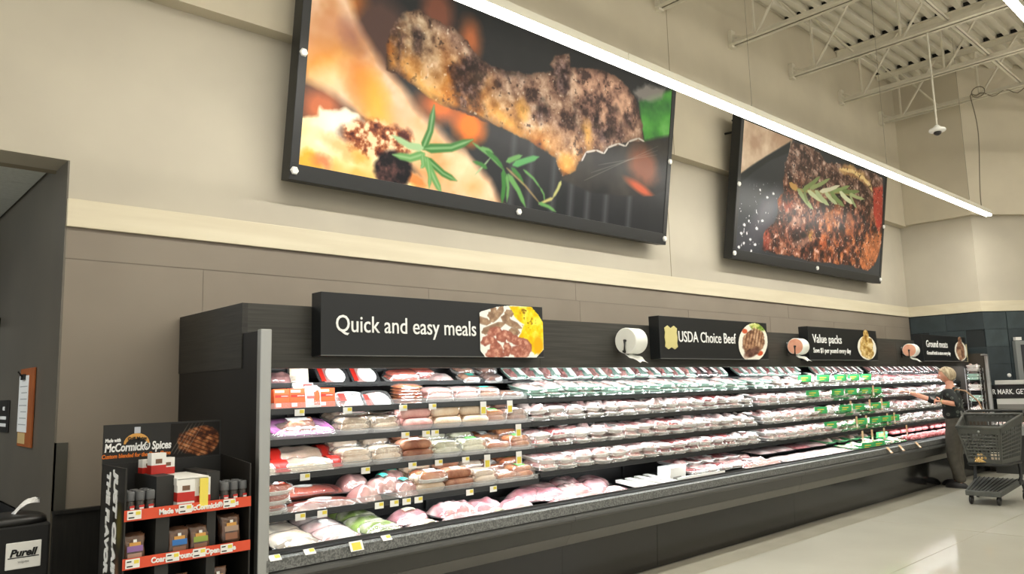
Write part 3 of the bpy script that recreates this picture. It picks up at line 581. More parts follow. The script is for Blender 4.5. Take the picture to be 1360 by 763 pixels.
def picture(x, z, W, cv, label, what):
    H = 1.96; t = thing('framed_picture', label, 'picture', (x,5.28,z))
    t.rotation_euler = (TL, 0, 0)   # leans forward at the top
    MB().box(0,.012,0,W,.135,H).obj('box_back', M_frame, t)
    f = MB().box(0,0,0,W,.012,.126).box(0,0,1.834,W,.012,H).box(0,0,.126,.072,.012,1.834).box(W-.072,0,.126,W,.012,1.834)
    f.obj('frame', M_frame, t, bev=.003)
    iw = W-.144; print_mesh('print', cv, (.072,.006,.126), (1,0,0), (0,0,1), iw, 1.708, attr_mat('print_'+what, .32), t)
    hexm = MB().lathe([(.034,0),(.034,.01),(.026,.02)], 6, Matrix.Rotation(math.radians(90), 4, 'X')).mesh('hex_bolt', M_white)
    for bx in (.036, W/2, W-.036):
        for bz in (.07, .98, 1.89):
            if bx == W/2 and bz == .98: continue
            place(hexm, 'hex_bolt', t, 0, (bx,0,bz))
    for bx in (.25, W-.25):
        MB().tube([(bx,.13,1.93),(bx,.30,1.90)], .014, 6).obj('standoff', M_blk, t)
    MB().tube([(.15,.12,1.72),(.15,.36,1.70),(.15,.37,1.56)], .016, 6).obj('wall_bracket', M_blk, t)
    return t
picture(2.605, 3.217, 4.755, mk_print1(), 'long black framed picture of a grilled drumstick and rosemary, high on the wall', 'drumstick')
picture(8.80, 3.197, 4.69, mk_print2(), 'black framed picture of a grilled steak with rosemary, high on the wall', 'steak')

# ------------------------------------------------------------------ black box signs over the case
def plate1():
    c = Canvas(180, 120, .64, .41, (245,246,240), 8); f = c.ns(.05)
    c.put(c.poly([(0.289, 0.388), (0.52, 0.4), (0.594, 0.354), (0.648, 0.271), (0.643, 0.143), (0.63, 0.072), (0.542, 0.029), (0.488, 0.084), (0.435, 0.145), (0.371, 0.154), (0.419, 0.221), (0.439, 0.256), (0.367, 0.295), (0.323, 0.341)], .012, .01, .05), ramp(f, [(.3,(240,190,10)),(.5,(252,214,20)),(.7,(255,236,90))]))
    c.put(c.blob((0.583, 0.099), .05, .07, .02), (250,180,20)); c.put(np.clip((c.ns(.02,2)-.7)*9,0,1)*c.blob((0.488, 0.314), .09, .1, .02), (150,110,20))
    S = ramp(c.ns(.04), [(.3,(136,108,88)),(.6,(166,136,110)),(.8,(192,164,136))])
    for p in [[(-0.025, 0.282), (0.033, 0.268), (0.101, 0.257)], [(0.101, 0.271), (0.154, 0.306), (0.208, 0.356), (0.227, 0.391)], [(0.113, 0.365), (0.164, 0.341)], [(0.252, 0.338), (0.332, 0.335)], [(0.085, 0.31), (0.137, 0.319)], [(0.215, 0.302), (0.294, 0.265), (0.41, 0.228)], [(0.027, 0.185), (0.099, 0.21), (0.249, 0.263)], [(0.291, 0.203), (0.391, 0.192)], [(0.233, 0.31), (0.295, 0.292)]]:
        c.put(c.stroke(p, .027, .027, .008)*.6, (120,92,72)); c.put(c.stroke(p, .023, .023, .014), S)
    B_ = ramp(c.ns(.03), [(.3,(160,96,80)),(.5,(190,124,106)),(.7,(220,168,146))])
    for p in [[(0.02, 0.109), (0.097, 0.137), (0.165, 0.105)], [(0.159, 0.186), (0.219, 0.16), (0.244, 0.12)], [(0.103, 0.051), (0.147, 0.085), (0.216, 0.052)], [(0.06, 0.017), (0.154, 0.038), (0.232, 0.012)], [(0.244, 0.107), (0.269, 0.06), (0.232, 0.019)], [(0.254, 0.161), (0.325, 0.136), (0.397, 0.124)], [(0.361, 0.123), (0.452, 0.111), (0.506, 0.056)], [(0.304, 0.04), (0.395, 0.062), (0.467, 0.028)], [(0.082, 0.183), (0.159, 0.199), (0.22, 0.187)], [(0.339, 0.013), (0.43, 0.028), (0.487, 0.056)], [(0.166, 0.139), (0.237, 0.174), (0.335, 0.156)]]:
        c.put(c.stroke(p, .034, .034, .012, .012, .05), (156,92,78)); c.put(c.stroke(p, .024, .024, .02, .012, .05), B_)
    m = c.poly([(-0.053, 0.301), (0.018, 0.34), (0.165, 0.381), (0.289, 0.398), (0.524, 0.399), (0.593, 0.34), (0.65, 0.271), (0.641, 0.065), (0.56, 0.001), (0.047, -0.002), (-0.014, 0.063), (-0.053, 0.153), (-0.064, 0.225)], .004)
    return c, m
def oval_plate(seed, base, lo, hi, stripes=False, greens=False, tall=True, plate=(240,238,226)):
    c = Canvas(80, 90, .34, .41, plate, seed); f = c.ns(.04); 
    rim = c.blob((.17,.185) if tall else (.17,.17), .165, .215 if tall else .16, .006, -.35 if stripes else 0)
    if greens:
        c.put(c.blob((.24,.36), .10, .05, .02, -.2, .02, .04), ramp(f, [(.3,(90,130,40)),(.6,(196,206,110)),(.8,(226,230,170))]))
        c.put(c.blob((.08,.30), .03, .025, .01), (206,96,60)); c.put(c.blob((.24,.07), .035, .025, .01, .3), (206,86,50))
    mm = c.blob((.175,.19) if stripes else (.17,.175), .115, .155, .012, -.5 if stripes else 0, .03, .07)
    c.put(mm, ramp(f, [(.3,lo),(.5,base),(.72,hi)]))
    if stripes:
        s = np.clip((np.abs(((c.X*1.0-c.Y*.25)/.035) % 1-.5)-.28)*8, 0, 1)*mm*np.clip((c.Y-.10)*12, 0, 1); c.put(s*.7, (90,58,42))
        c.put(c.blob((.15,.08), .10, .045, .02, .5, .015, .04), ramp(f, [(.3,(84,54,44)),(.7,(140,104,88))]))
    else:
        c.put(c.blob((.17,.35), .05, .06, .01, 0, .015, .03), ramp(f, [(.3,lo),(.5,base),(.72,hi)])); rim = np.maximum(rim, c.blob((.17,.35), .05, .06, .004, 0, .01, .03))
        c.put(np.clip((c.ns(.03,2)-.62)*7,0,1)*mm*.6, lo)
    return c, rim
def sign(x, w_, label, lines, plate, px, pw, ph=.41, pz=0.0):
    t = thing('department_sign', label, 'sign', (x,4.33,1.83), group=None)
    MB().box(0,0,0,w_,.12,.405).obj('sign_box', mat('sign_black', (16,19,21), .4), t, bev=.003)
    MB().box(.0,-.003,.0,w_,.0,.006).obj('edge_trim', mat('sign_edge', (96,98,96), .4), t)
    for s, size, lx, lz, wd in lines:
        text(s, size, (x+lx,4.328,1.83+lz), t, M_wh, width=wd, bold=.0008)
    c, m = plate
    print_mesh('food_print', c, (px,-.005,pz), (1,0,0), (0,0,1), pw, ph, attr_mat('print_plate', .45), t, mask=m)
    return t
sign(2.36, 1.965, 'long black sign reading Quick and easy meals, with a breakfast plate', [('Quick and easy meals', .155, .10, .155, 1.16)], plate1(), 1.30, .66)
sg = sign(5.86, 1.97, 'long black sign reading USDA Choice Beef, with a sliced steak plate', [('USDA Choice Beef', .15, .29, .165, 1.02)], oval_plate(4, (168,128,98), (112,78,60), (206,172,140), True, True), 1.36, .60)
sh_ = [(.0,.09),(.05,.115),(.1,.09),(.15,.115),(.2,.09),(.19,.05),(.2,.0),(.19,-.05),(.2,-.085),(.15,-.11),(.1,-.09),(.05,-.11),(0,-.085),(.01,-.05),(0,0),(.01,.05)]
MB().add([(.075+a,-.006,.20+b) for a, b in sh_]+[(.075+a,0,.20+b) for a, b in sh_], [tuple(range(16)), tuple(range(31,15,-1))]+[(i,16+i,16+(i+1)%16,(i+1)%16) for i in range(16)]).obj('shield_emblem', mat('shield_cream', (214,204,140), .5), sg)
sign(8.79, 1.96, 'black sign reading Value packs, save one dollar per pound every day', [('Value packs', .15, .10, .21, .78), ('Save $1 per pound every day', .085, .10, .09, 1.02)], oval_plate(6, (206,172,100), (150,110,50), (236,214,160), tall=False), 1.32, .60)
sign(12.42, 1.92, 'black sign reading Ground meats, farthest of the four over the case', [('Ground meats', .15, .13, .215, .92), ('Ground fresh in-store every day', .08, .13, .10, 1.02)], oval_plate(9, (150,112,88), (104,70,54), (196,160,130), tall=False), 1.34, .60)
# ------------------------------------------------------------------ packages: prototypes are lists of (part name, mesh); each package gets its own objects
F_clear = film_mat('wrap_film', .10, .05, rough=.1); F_bag = film_mat('bag_film', .10, .07, rough=.14, bump=1.0, bs=35); F_hard = film_mat('clear_lid', .12, .05, rough=.05, bump=.15)
M_foam = mat('foam_white', (240,240,236), .6); M_mint = mat('foam_mint', (176,218,204), .5); M_ftray = mat('foam_black', (26,28,30), .45)
M_green = mat('card_green', (78,190,116), .5, col2=(60,176,100), scale=20); M_lab = mat('label_white', (246,246,242), .5)
def meatm(n, a, b, sc=14, sharp=.3, rnd=.18, rough=.35): return mat(n, a, rough, col2=b, scale=sc, detail=5, sharp=sharp, rnd=rnd, bump=.5, bscale=70)
M_pork = meatm('meat_pork', (226,150,148), (250,226,220)); M_chick = meatm('meat_chicken', (240,196,176), (250,226,210))
M_beef = meatm('meat_beef', (128,34,36), (196,92,90), 10); M_grd = meatm('meat_ground', (206,92,98), (236,160,160), 30)
M_steak = meatm('meat_steak', (130,66,66), (196,138,132), 9); M_rib = meatm('meat_ribs', (206,112,120), (248,220,216), 7)
M_loin = meatm('meat_loin', (214,122,136), (240,186,192), 6); M_pale = meatm('meat_pale', (240,190,186), (252,236,230), 8)
M_sbr = meatm('sausage_brown', (150,92,70), (196,142,112), 9); M_sdk = meatm('sausage_dark', (88,56,46), (130,90,74), 9)
M_sor = meatm('sausage_orange', (206,104,40), (232,152,84), 9); M_sred = meatm('sausage_red', (176,50,30), (214,96,60), 9)
M_spk = meatm('sausage_pink', (222,158,154), (240,196,188), 9); M_scr = meatm('sausage_cream', (234,206,176), (246,228,206), 9)
M_sgr = meatm('sausage_pale_green', (206,206,172), (236,232,208), 9); M_bac = meatm('bacon_cream', (232,206,178), (250,240,220), 5)
M_org = mat('pack_orange', (226,92,50), .35); M_redp = mat('pack_red', (198,44,34), .35); M_teal2 = mat('label_teal', (50,176,156), .4)
M_grn2 = mat('label_green', (80,176,70), .4); M_mag = mat('pack_magenta', (214,92,196), .3, col2=(236,150,224), scale=12)
M_sil = mat('pack_silver', (206,210,214), .25, metal=.5, bump=.5, bscale=30); M_leaf = mat('herb_green', (140,170,60), .5, col2=(232,232,204), scale=11, sharp=.5)
def sup(n, a, b, p=4.0, k0=0):
    out = []
    for k in range(n):
        t = 2*math.pi*k/n; c, s = math.cos(t), math.sin(t)
        out.append((a*math.copysign(abs(c)**(2/p), c), b*math.copysign(abs(s)**(2/p), s)))
    return out
def tray_mb(w_, d, h, n=20):
    R = lambda a, b, z: [(x, y, z) for x, y in sup(n, a, b)]
    return MB().rings([R(w_*.40,d*.42,0), R(w_*.47,d*.48,h*.85), R(w_*.5,d*.5,h), R(w_*.5,d*.5,h+.003), R(w_*.46,d*.465,h+.001), R(w_*.41,d*.43,.006)])
def hgt(style, u, v, rs, w_, d, hm, sd):
    e = max(0.0, 1-max(abs(u), abs(v))**5); n = mnoise.noise(Vector((u*2.3+sd, v*2.3, sd*.7)))
    if style == 'ground': return e*hm*(.85+.25*mnoise.noise(Vector((u*14, v*14, sd))))
    if style == 'slices': return e*hm*(.7+.35*((v*2.6+.25*n+u*.3) % 1))
    if style == 'chops': 
        q = (v*1.5+.2*n+1.5) % 1; return e*hm*(.55+.5*math.sin(q*math.pi)**.6)
    if style == 'lobes':
        return e*hm*(.45+.7*max(0, math.sin((u*1.3+.4*n+sd)*2.2)*math.sin((v*1.6-.3*n+sd)*2.4)+.35))
    return e*hm*(.85+.4*n)
def pillow(w_, d, f, top=True, nx=12, ny=12, z0=0.0, inset=1.0):
    mb = MB(); vs = []
    for j in range(ny+1):
        for i in range(nx+1):
            u = 2*i/nx-1; v = 2*j/ny-1
            # squircle mapping
            x = u*math.sqrt(max(0, 1-v*v*.18)); y = v*math.sqrt(max(0, 1-u*u*.18))
            vs.append((x*w_*.5*inset, y*d*.5*inset, z0+f(u, v)))
    fs = [(j*(nx+1)+i, j*(nx+1)+i+1, (j+1)*(nx+1)+i+1, (j+1)*(nx+1)+i) for j in range(ny) for i in range(nx)]
    return mb.add(vs, fs)
def p_tray(w_, d, h, hm, style, meat, seed, foam=None, film=None, label=0, soak=False, lid=None):
    rs = random.Random(seed); parts = []
    parts.append(('tray', tray_mb(w_, d, h).mesh('tray', foam or M_foam, True)))
    f = lambda u, v: hgt(style, u, v, rs, w_, d, hm, seed)
    mme = pillow(w_*(.56 if label == 3 else 1), d*(.9 if label == 3 else 1), f, z0=.008, inset=.86, nx=14, ny=14)
    if label == 3: mme.v = [(x-w_*.16, y, z) for x, y, z in mme.v]
    parts.append(('meat', mme.mesh('meat', meat, True)))
    def ff(u, v):
        e = max(abs(u), abs(v)); base = max(f(u*.95, v*.95)*.96+.013, 0)
        t = max(0, (e-.72)/.28); return (base*(1-t)+(h+.003)*t) if e < .999 else h*.35
    parts.append(('film', pillow(w_, d, ff, nx=14, ny=14, inset=1.03).mesh('film', film or F_clear, True)))
    if label:
        lw, ld = w_*.42, d*.24; zz = h+hm*.35; lx, ly = (w_*.2, -d*.22) if label == 1 else (-w_*.16, d*.2)
        if label == 3: lw, ld, lx, ly = w_*.26, d*.66, w_*.25, -d*.02
        zt_ = max(ff((lx+a*lw*.5)/(w_*.5), (ly+b*ld*.5)/(d*.5)) for a in (-1, 0, 1) for b in (-1, 0, 1))+.002
        parts.append(('label', MB().cbox((lx, ly, zt_), (lw*.5, ld*.5, .0006)).mesh('label', M_lab)))
    return parts
def p_links(w_, d, n, r, m, seed, layers=1, foam=None, tag_=None, bag=True):
    rs = random.Random(seed); links = []; h = .02
    for L in range(layers):
        k = n-L
        for i in range(k):
            y = (i-(k-1)/2)*(d*.86/n); z = h*.6+r+L*r*1.55
            a = rs.uniform(-.1, .1); pth = []; rr = []
            for q in range(9):
                t = q/8*2-1; pth.append((t*w_*.43, y+math.sin(t*1.5+a)*.006+rs.uniform(-.001,.001), z+(1-t*t)*.003)); rr.append(r*(1-abs(t)**6*.75))
            links.append(('sausage', MB().tube(pth, rr, 8).mesh('sausage', m, True)))
    parts = [('tray', tray_mb(w_, d, h).mesh('tray', foam or M_foam, True))]+links
    top = h*.6+2*r+(layers-1)*r*1.55
    def ff(u, v):
        e = max(abs(u), abs(v)); b = top+.004+.006*mnoise.noise(Vector((u*3+seed, v*4, 1))); t = max(0, (e-.66)/.34); return b*(1-t*t)+h*t*t if e < .999 else h*.3
    parts.append(('film', pillow(w_, d, ff, inset=1.06).mesh('film', F_bag if bag else F_clear, True)))
    if tag_ is not None:
        parts.append(('label', pillow(w_*.36, d*.5, lambda u, v: top+.008-.01*(v*v), nx=4, ny=4).mesh('label', tag_)))
    return parts
def p_chubs(w_, r, n, m, seed, layers=1, tag_=None):
    links = []; clips = MB(); k = 0
    for L in range(layers):
        for i in range(n-L):
            y = (i-(n-L-1)/2)*r*2.05; z = r+L*r*1.75; pth = []; rr = []
            for q in range(11):
                t = q/10*2-1; pth.append((t*w_*.5, y+.004*mnoise.noise(Vector((t*2, k, seed))), z)); rr.append(r*(1-abs(t)**8*.7))
            links.append(('sausage', MB().tube(pth, rr, 10).mesh('sausage', m, True)))
            for s in (-1, 1): clips.tube([(s*w_*.5,y,z),(s*(w_*.5+.012),y,z),(s*(w_*.5+.02),y,z)], [r*.3,r*.12,r*.3], 6)
            k += 1
    parts = links+[('clipped_ends', clips.mesh('clipped_ends', F_bag, True))]
    if tag_ is not None:
        y = (-(n-layers)/2)*r*2.05 if layers > 1 else 0; zt_ = 2*r+(layers-1)*r*1.75
        parts.append(('label', MB().add([(-w_*.15,-r*.6,zt_-r*.1),(w_*.15,-r*.6,zt_-r*.1),(w_*.15,r*.5,zt_),( -w_*.15,r*.5,zt_),(-w_*.15,-r*.6,zt_-r*.1+.002),(w_*.15,-r*.6,zt_-r*.1+.002),(w_*.15,r*.5,zt_+.003),(-w_*.15,r*.5,zt_+.003)],[(0,3,2,1),(4,5,6,7),(0,1,5,4),(1,2,6,5),(2,3,7,6),(3,0,4,7)]).mesh('label', tag_)))
    return parts
def p_vac(w_, d, h, m, seed, style='lobes', tag_=None, flange=.03):
    f = lambda u, v: max(0.0, (1-abs(u)**3.2)*(1-abs(v)**2.6))**.6*h*(.8+.3*mnoise.noise(Vector((u*1.8+seed, v*1.8, 3))) + (.07*math.sin(u*22) if style == 'ribs' else 0)) + .004
    body = pillow(w_, d, f, nx=22, ny=12); bot = pillow(w_, d, lambda u, v: 0.0, nx=1, ny=1)
    body.add(bot.v, bot.f)
    parts = [('meat', body.mesh('meat', m, True))]
    g = lambda u, v: f(u/1.0*(1+2*flange/w_), v*(1+2*flange/d))+.003 if max(abs(u)*(1+2*flange/w_), abs(v)*(1+2*flange/d)) < 1 else .004+.006*mnoise.noise(Vector((u*9, v*9, seed)))
    parts.append(('shrink_bag', pillow(w_+2*flange, d+2*flange, g, nx=24, ny=16).mesh('shrink_bag', F_bag, True)))
    if tag_ is not None:
        zt_ = h*1.02+.006; parts.append(('label', pillow(w_*.34, d*.42, lambda u, v: zt_-.012*(u*u+v*v)*.6, nx=4, ny=4).mesh('label', tag_)))
    return parts
def p_box(w_, d, h, m, prints, bag=True):
    b = MB().box(-w_/2,-d/2,0,w_/2,d/2,h); parts = [('pack', b.mesh('pack', m))]
    for nm, m2, (x0, z0, x1, z1) in prints: parts.append((nm, MB().box(x0*w_,-d/2-.0015,z0*h,x1*w_,-d/2,z1*h).mesh(nm, m2)))
    if bag:
        f = lambda u, v: h*.5+0*u
        k = MB(); rs = random.Random(int(w_*999)); n = 14
        rg = []
        for z, e in ((0,1.02),(h*.5,1.06),(h*1.0,1.05),(h*1.12,.8),(h*1.2,.9)):
            rg.append([(x*e+rs.uniform(-.004,.004), y*e*(1 if z < h*1.05 else .35)+rs.uniform(-.004,.004), z+rs.uniform(-.004,.004)) for x, y in sup(n, w_*.52, d*.54, 6)])
        k.rings(rg, False); parts.append(('bag', k.mesh('bag', F_bag, True)))
    return parts
def inst(parts, name, label, cat, loc, rz=0.0, tilt=0.0, roll_=0.0, group=None, sc=1.0):
    t = bpy.data.objects.new(name, None); C.objects.link(t); t.location = loc; t.empty_display_size = .05
    t.rotation_euler = (tilt, roll_, rz); t.scale = (sc,)*3 if not isinstance(sc, tuple) else sc
    tag(t, label, cat, group)
    for n_, me in parts:
        o = bpy.data.objects.new(n_, me); C.objects.link(o); o.parent = t
        if n_ == 'clipped_ends': o['kind'] = 'stuff'
    return t
PT = math.atan(SLOPE)
ORD = ['first','second','third','fourth','fifth','sixth','seventh','eighth','ninth','tenth','eleventh','twelfth','thirteenth','fourteenth','fifteenth','sixteenth','seventeenth','eighteenth','nineteenth','twentieth']
ORD += ['twenty-'+x for x in ORD[:9]]+['thirtieth']
SHN = ['top','second','third','fourth']
SEC = ['quick meals','choice beef','value packs','ground meats']
def zat(sec, q, y): yf, zf = shelves(sec)[q]; return zf+SLOPE*(y-yf)
def onshelf(parts, name, label, cat, q, x, dy=.13, sec=0, rz=0.0, dz=0.0, group=None, tilt=0.0, sc=1.0, roll_=0.0):
    y = shelves(sec)[q][0]+dy
    if sec == 0 and name in ('sausage_pack','sausage_roll_pack','meat_bag'):
        sc = (sc if isinstance(sc, tuple) else (sc,)*3); sc = (sc[0]*1.06, sc[1]*1.05, sc[2]*1.3); dz *= 1.3
        if dy < .2 and dz == 0 and q > 0:
            lb_ = 'pack behind the '+label
            if len(lb_.split()) > 16: lb_ = 'one behind '+label
            if len(lb_.split()) > 16: lb_ = ' '.join(w_ for w_ in lb_.split() if w_ not in ('the','a'))
            inst(parts, name, lb_, cat, (x+.03,y+.20,zat(sec,q,y+.20)+.045), -rz+.08, PT+.12, 0, group, sc)
    return inst(parts, name, label, cat, (x,y,zat(sec,q,y)+.003+dz), rz, PT+tilt, roll_, group, sc)

# ---- left section, top shelf
ob_p = p_box(.115,.05,.125, M_org, [('label', M_lab, (-.40,.06,-.08,.26)), ('window', M_scr, (-.42,.80,.15,.92)), ('stripe', M_redp, (-.42,.55,.42,.68)), ('small_print', M_lab, (-.05,.60,.38,.63))], False)
ob_q = p_box(.115,.05,.125, M_lab, [('label', M_org, (.05,.1,.45,.9)), ('stripe', M_redp, (-.4,.45,.1,.6))])
for i, (x, p, l) in enumerate(((2.275,ob_p,'orange flat pack, leftmost of four standing on the top shelf by the white post'),(2.39,ob_p,'orange flat pack, second of four standing on the top shelf by the post'),
        (2.495,ob_q,'white-printed pack standing between orange packs on the top shelf'),(2.60,ob_p,'orange flat pack, rightmost of four, beside the silver tray pack'))):
    onshelf(p, 'flat_pack', l, 'package', 0, x, .075, tilt=-.22, rz=(.1,-.05,.06,-.12)[i], group='orange flat packs on the top shelf')
onshelf(p_box(.15,.05,.09, M_lab, [('label', M_redp, (.0,.2,.45,.9))]), 'flat_pack', 'white and red pack lying up behind the orange flat packs', 'package', 0, 2.50, .2, tilt=-.5, dz=.06)
slv = p_tray(.24,.20,.03,.03,'x',M_pale,3, foam=M_sil, film=F_bag, label=2)
slv.append(('brand_spot', MB().cbox((-.07,.03,.052),(.025,.035,.001)).mesh('brand_spot', M_redp)))
onshelf(slv, 'silver_tray_pack', 'silver foil tray pack with white label, right of the orange packs', 'package', 0, 2.80, .10, dz=.0, tilt=.75)
def hampack(w_=.25):
    p = [('tray', tray_mb(w_,.2,.035).mesh('tray', M_ftray, True)), ('lid', pillow(w_,.2,lambda u,v:.038,nx=4,ny=4,inset=.98).mesh('lid', F_hard, True))]
    p.append(('slices', pillow(w_*.62,.16,lambda u,v:.036*(1-.2*u*u),nx=8,ny=8).mesh('slices', M_spk, True)))
    ov = [( .1*w_+.30*w_*math.cos(a), .078*math.sin(a)) for a in [k*math.pi/8 for k in range(16)]]
    p.append(('label', MB().add([(x,y,.040) for x,y in ov]+[(x,y,.0412) for x,y in ov],[tuple(range(15,-1,-1)),tuple(range(16,32))]+[(i,(i+1)%16,16+(i+1)%16,16+i) for i in range(16)]).mesh('label', M_lab)))
    p.append(('stripe', MB().cbox((-.33*w_,0,.040),(.07*w_,.06,.001)).mesh('stripe', M_redp)))
    return p
hp = hampack()
onshelf(hp, 'deli_tray', 'black clear-lidded tray of pink slices beside the orange slab stack', 'package', 0, 3.01, .10, tilt=.75)
sl = p_tray(.22,.16,.008,.018,'x',M_sor,5, foam=M_sor, film=F_bag)
for k in range(6): onshelf(sl, 'orange_slab', 'thin orange marinated slab, %s from the bottom of the leaning stack' % ORD[k], 'package', 0, 3.28+.004*((k*7)%3), .12, dz=.022*k, rz=.06*((k*5)%3-1), group='stack of thin orange slabs')
lk = p_links(.26,.2,4,.019,M_spk,2,2)
for i, x in enumerate((3.55,3.82)): onshelf(lk, 'sausage_pack', ('bag of pale pink sausages just right of the orange slab stack','second bag of pale pink sausages from the orange slab stack')[i], 'package', 0, x, .13, group='pale pink sausage bags on the top shelf')
lb = p_links(.27,.2,4,.018,M_sbr,4,2, tag_=M_teal2); lb2 = p_links(.25,.18,4,.018,M_sbr,6,1)
onshelf(lb, 'sausage_pack', 'brown sausages with a teal label, front of the top shelf', 'package', 0, 4.03, .14, rz=.1)
onshelf(lb2, 'sausage_pack', 'brown sausage bag at the right end of the top shelf front', 'package', 0, 4.28, .11)
# ---- left section, tilted display row above
def disp(parts, name, label, x, tilt=.75, rz=0, z=1.672, y=4.925, group=None, cat='package', sc=1.0): return inst(parts, name, label, cat, (x,y,z), rz, tilt, 0, group, sc)
disp(p_vac(.16,.13,.045,M_steak,4), 'meat_bag', 'small dark meat bag, leftmost in the upper row by the post', 2.37, .5, -.3, z=1.70)
disp(p_box(.13,.03,.11,M_bac,[('label',M_lab,(-.4,.5,.4,.9))], False), 'flat_pack', 'blank cream square pack, second from left in the upper row', 2.52, -.2, -.15, z=1.665)
for i, x in enumerate((2.76,3.02)): disp(hp, 'deli_tray', ('black tray with white oval label, left one of two in the upper row','black tray with white oval label, right one of two in the upper row')[i], x, .85, 0, z=1.70)
lr = p_links(.3,.15,4,.02,M_sred,9,2, tag_=None)
disp(lr, 'sausage_pack', 'reddish brown sausage bag in the upper row, right of two black trays', 3.36, .3, z=1.67); disp(lr, 'sausage_pack', 'reddish sausage bag farther right in the upper row, beside the grey bag', 3.56, .35, z=1.69, y=4.99)
disp(p_vac(.24,.14,.07,M_pale,8), 'meat_bag', 'rounded greyish meat bag in the middle of the upper row', 3.74, .3, .2, z=1.665)
ltl = p_links(.2,.14,3,.021,M_sbr,11,1, tag_=M_teal2); ldk = p_links(.22,.14,3,.024,M_sdk,12,1)
for i, (x, y, z) in enumerate(((4.00,4.90,1.665),(4.02,5.0,1.73),(4.24,4.90,1.66),(4.26,5.0,1.73))):
    disp((ltl,ltl,ldk,ldk)[i], 'sausage_pack', ('teal-labelled sausage pack in the upper row, lower one','teal-labelled sausage pack in the upper row, raised one behind','dark sausage pack in the upper row, lower one','dark sausage pack in the upper row, raised one behind')[i], x, .35, .05, z=z, y=y)
# ---- left section, second shelf
mg = [('tray', tray_mb(.46,.26,.045).mesh('tray', M_mag, True)), ('meat', pillow(.46,.26,lambda u,v:hgt('lobes',u,v,None,.4,.2,.05,4),z0=.03,inset=.6,nx=14,ny=10).mesh('meat', M_sbr, True)),
      ('border', MB().rings([[(x,y,.047) for x,y in sup(20,.225,.125)],[(x,y,.056) for x,y in sup(20,.215,.115)],[(x,y,.050) for x,y in sup(20,.15,.075)],[(x,y,.046) for x,y in sup(20,.15,.075)]],False).mesh('border', M_mag, True)),
      ('film', pillow(.48,.28,lambda u,v:(.075-.03*max(abs(u),abs(v))**3)+.006*mnoise.noise(Vector((u*6,v*6,2))),nx=16,ny=12).mesh('film', F_bag, True)),
      ('label', MB().cbox((-.0,.02,.082),(.08,.02,.001)).mesh('label', M_lab))]
onshelf(mg, 'pink_border_tray', 'large tray with a bright pink border on the second shelf by the post', 'package', 1, 2.42, .17, dz=.0, tilt=.22, sc=(1,1.2,1.3))
onshelf(mg, 'pink_border_tray', 'pink-bordered tray half hidden behind the white corner post', 'package', 1, 2.05, .17, tilt=.22, sc=(.5,1.2,1.3))
mcs = [p_chubs(.24,.027,3,M_scr,1,2), p_links(.24,.2,4,.02,M_scr,3,2), p_links(.24,.2,4,.021,M_sor,13,1, tag_=M_lab)]
onshelf(mcs[1], 'sausage_pack', 'cream sausage bag just right of the pink-bordered tray', 'package', 1, 2.80, .14); onshelf(mcs[2], 'sausage_pack', 'orange-brown sausage bag raised behind cream bags on the second shelf', 'package', 1, 2.92, .26, dz=.03)
onshelf(mcs[1], 'sausage_pack', 'second cream sausage bag right of the pink-bordered tray', 'package', 1, 3.03, .12, rz=.12)
def roll_tray(r, n, m, s, ly, tg=None): return p_chubs(.25, r, n, m, s, ly, tg)
pk = roll_tray(.034,3,M_spk,5,2); cr = roll_tray(.034,3,M_scr,6,2, M_lab); 
onshelf(pk, 'sausage_roll_pack', 'stacked pale pink sausage rolls in the middle of the second shelf', 'package', 1, 3.30, .12)
for i, x in enumerate((3.57,3.84)): onshelf(cr, 'sausage_roll_pack', ('cream sausage rolls right of the pink rolls, second shelf','cream sausage rolls left of the green-labelled orange pack, second shelf')[i], 'package', 1, x, .12, group='cream sausage rolls on the second shelf')
og = p_links(.24,.2,4,.02,M_sor,14,2, tag_=M_grn2); mx = p_links(.24,.2,4,.02,M_sbr,15,2, tag_=M_lab); oo = p_links(.25,.2,4,.022,M_sor,16,1, tag_=M_lab)
onshelf(og, 'sausage_pack', 'orange sausage pack with green label on the second shelf', 'package', 1, 4.06, .13); onshelf(mx, 'sausage_pack', 'mottled sausage pack at the right end of the second shelf, left section', 'package', 1, 4.29, .12)
# ---- third shelf
def bigbag(w_, m, s, m2=M_redp):
    p = p_vac(w_,.2,.06,m,s, flange=.015)
    for sx, nm in ((-1,'left'),(1,'right')): p.append(('printed_end', pillow(w_*.2,.2,lambda u,v:.045*(1-v*v)+.012,nx=6,ny=6).mesh('printed_end', m2, True)))
    for n_, me in p[-2:]: pass
    for k, sx in ((-2,-1),(-1,1)): 
        me = p[k][1]
        for v in me.vertices: v.co.x += sx*w_*.42
    return p
bb = bigbag(.42, M_bac, 5)
onshelf(bb, 'meat_bag', 'large white bag with red printed ends on the third shelf', 'package', 2, 2.44, .13); onshelf(bb, 'meat_bag', 'red and white bag half hidden behind the post on the third shelf', 'package', 2, 2.10, .13, sc=(.6,1,1))
gc = p_links(.24,.2,4,.021,M_scr,21,2); gs = roll_tray(.03,3,M_sbr,22,2, M_lab); gg = p_links(.26,.2,4,.021,M_sgr,23,2); ggt = p_links(.25,.2,4,.021,M_sgr,24,2, tag_=M_grn2)
for x, p, l in ((2.77,gc,'cream sausage bag right of the red and white bag, third shelf'),(3.02,gc,'second cream sausage bag on the third shelf'),(3.28,gs,'brown and cream sausage rolls in the middle of the third shelf'),
        (3.54,gg,'pale green-grey sausage bag on the third shelf'),(3.80,ggt,'pale sausage bag with a green label on the third shelf'),(4.05,oo,'orange sausage pack on the third shelf, third from the section end'),(4.28,og,'orange sausage pack with green label at the right end of the third shelf')):
    onshelf(p, 'sausage_pack', l, 'package', 2, x, .12, rz=.04*math.sin(x*9))
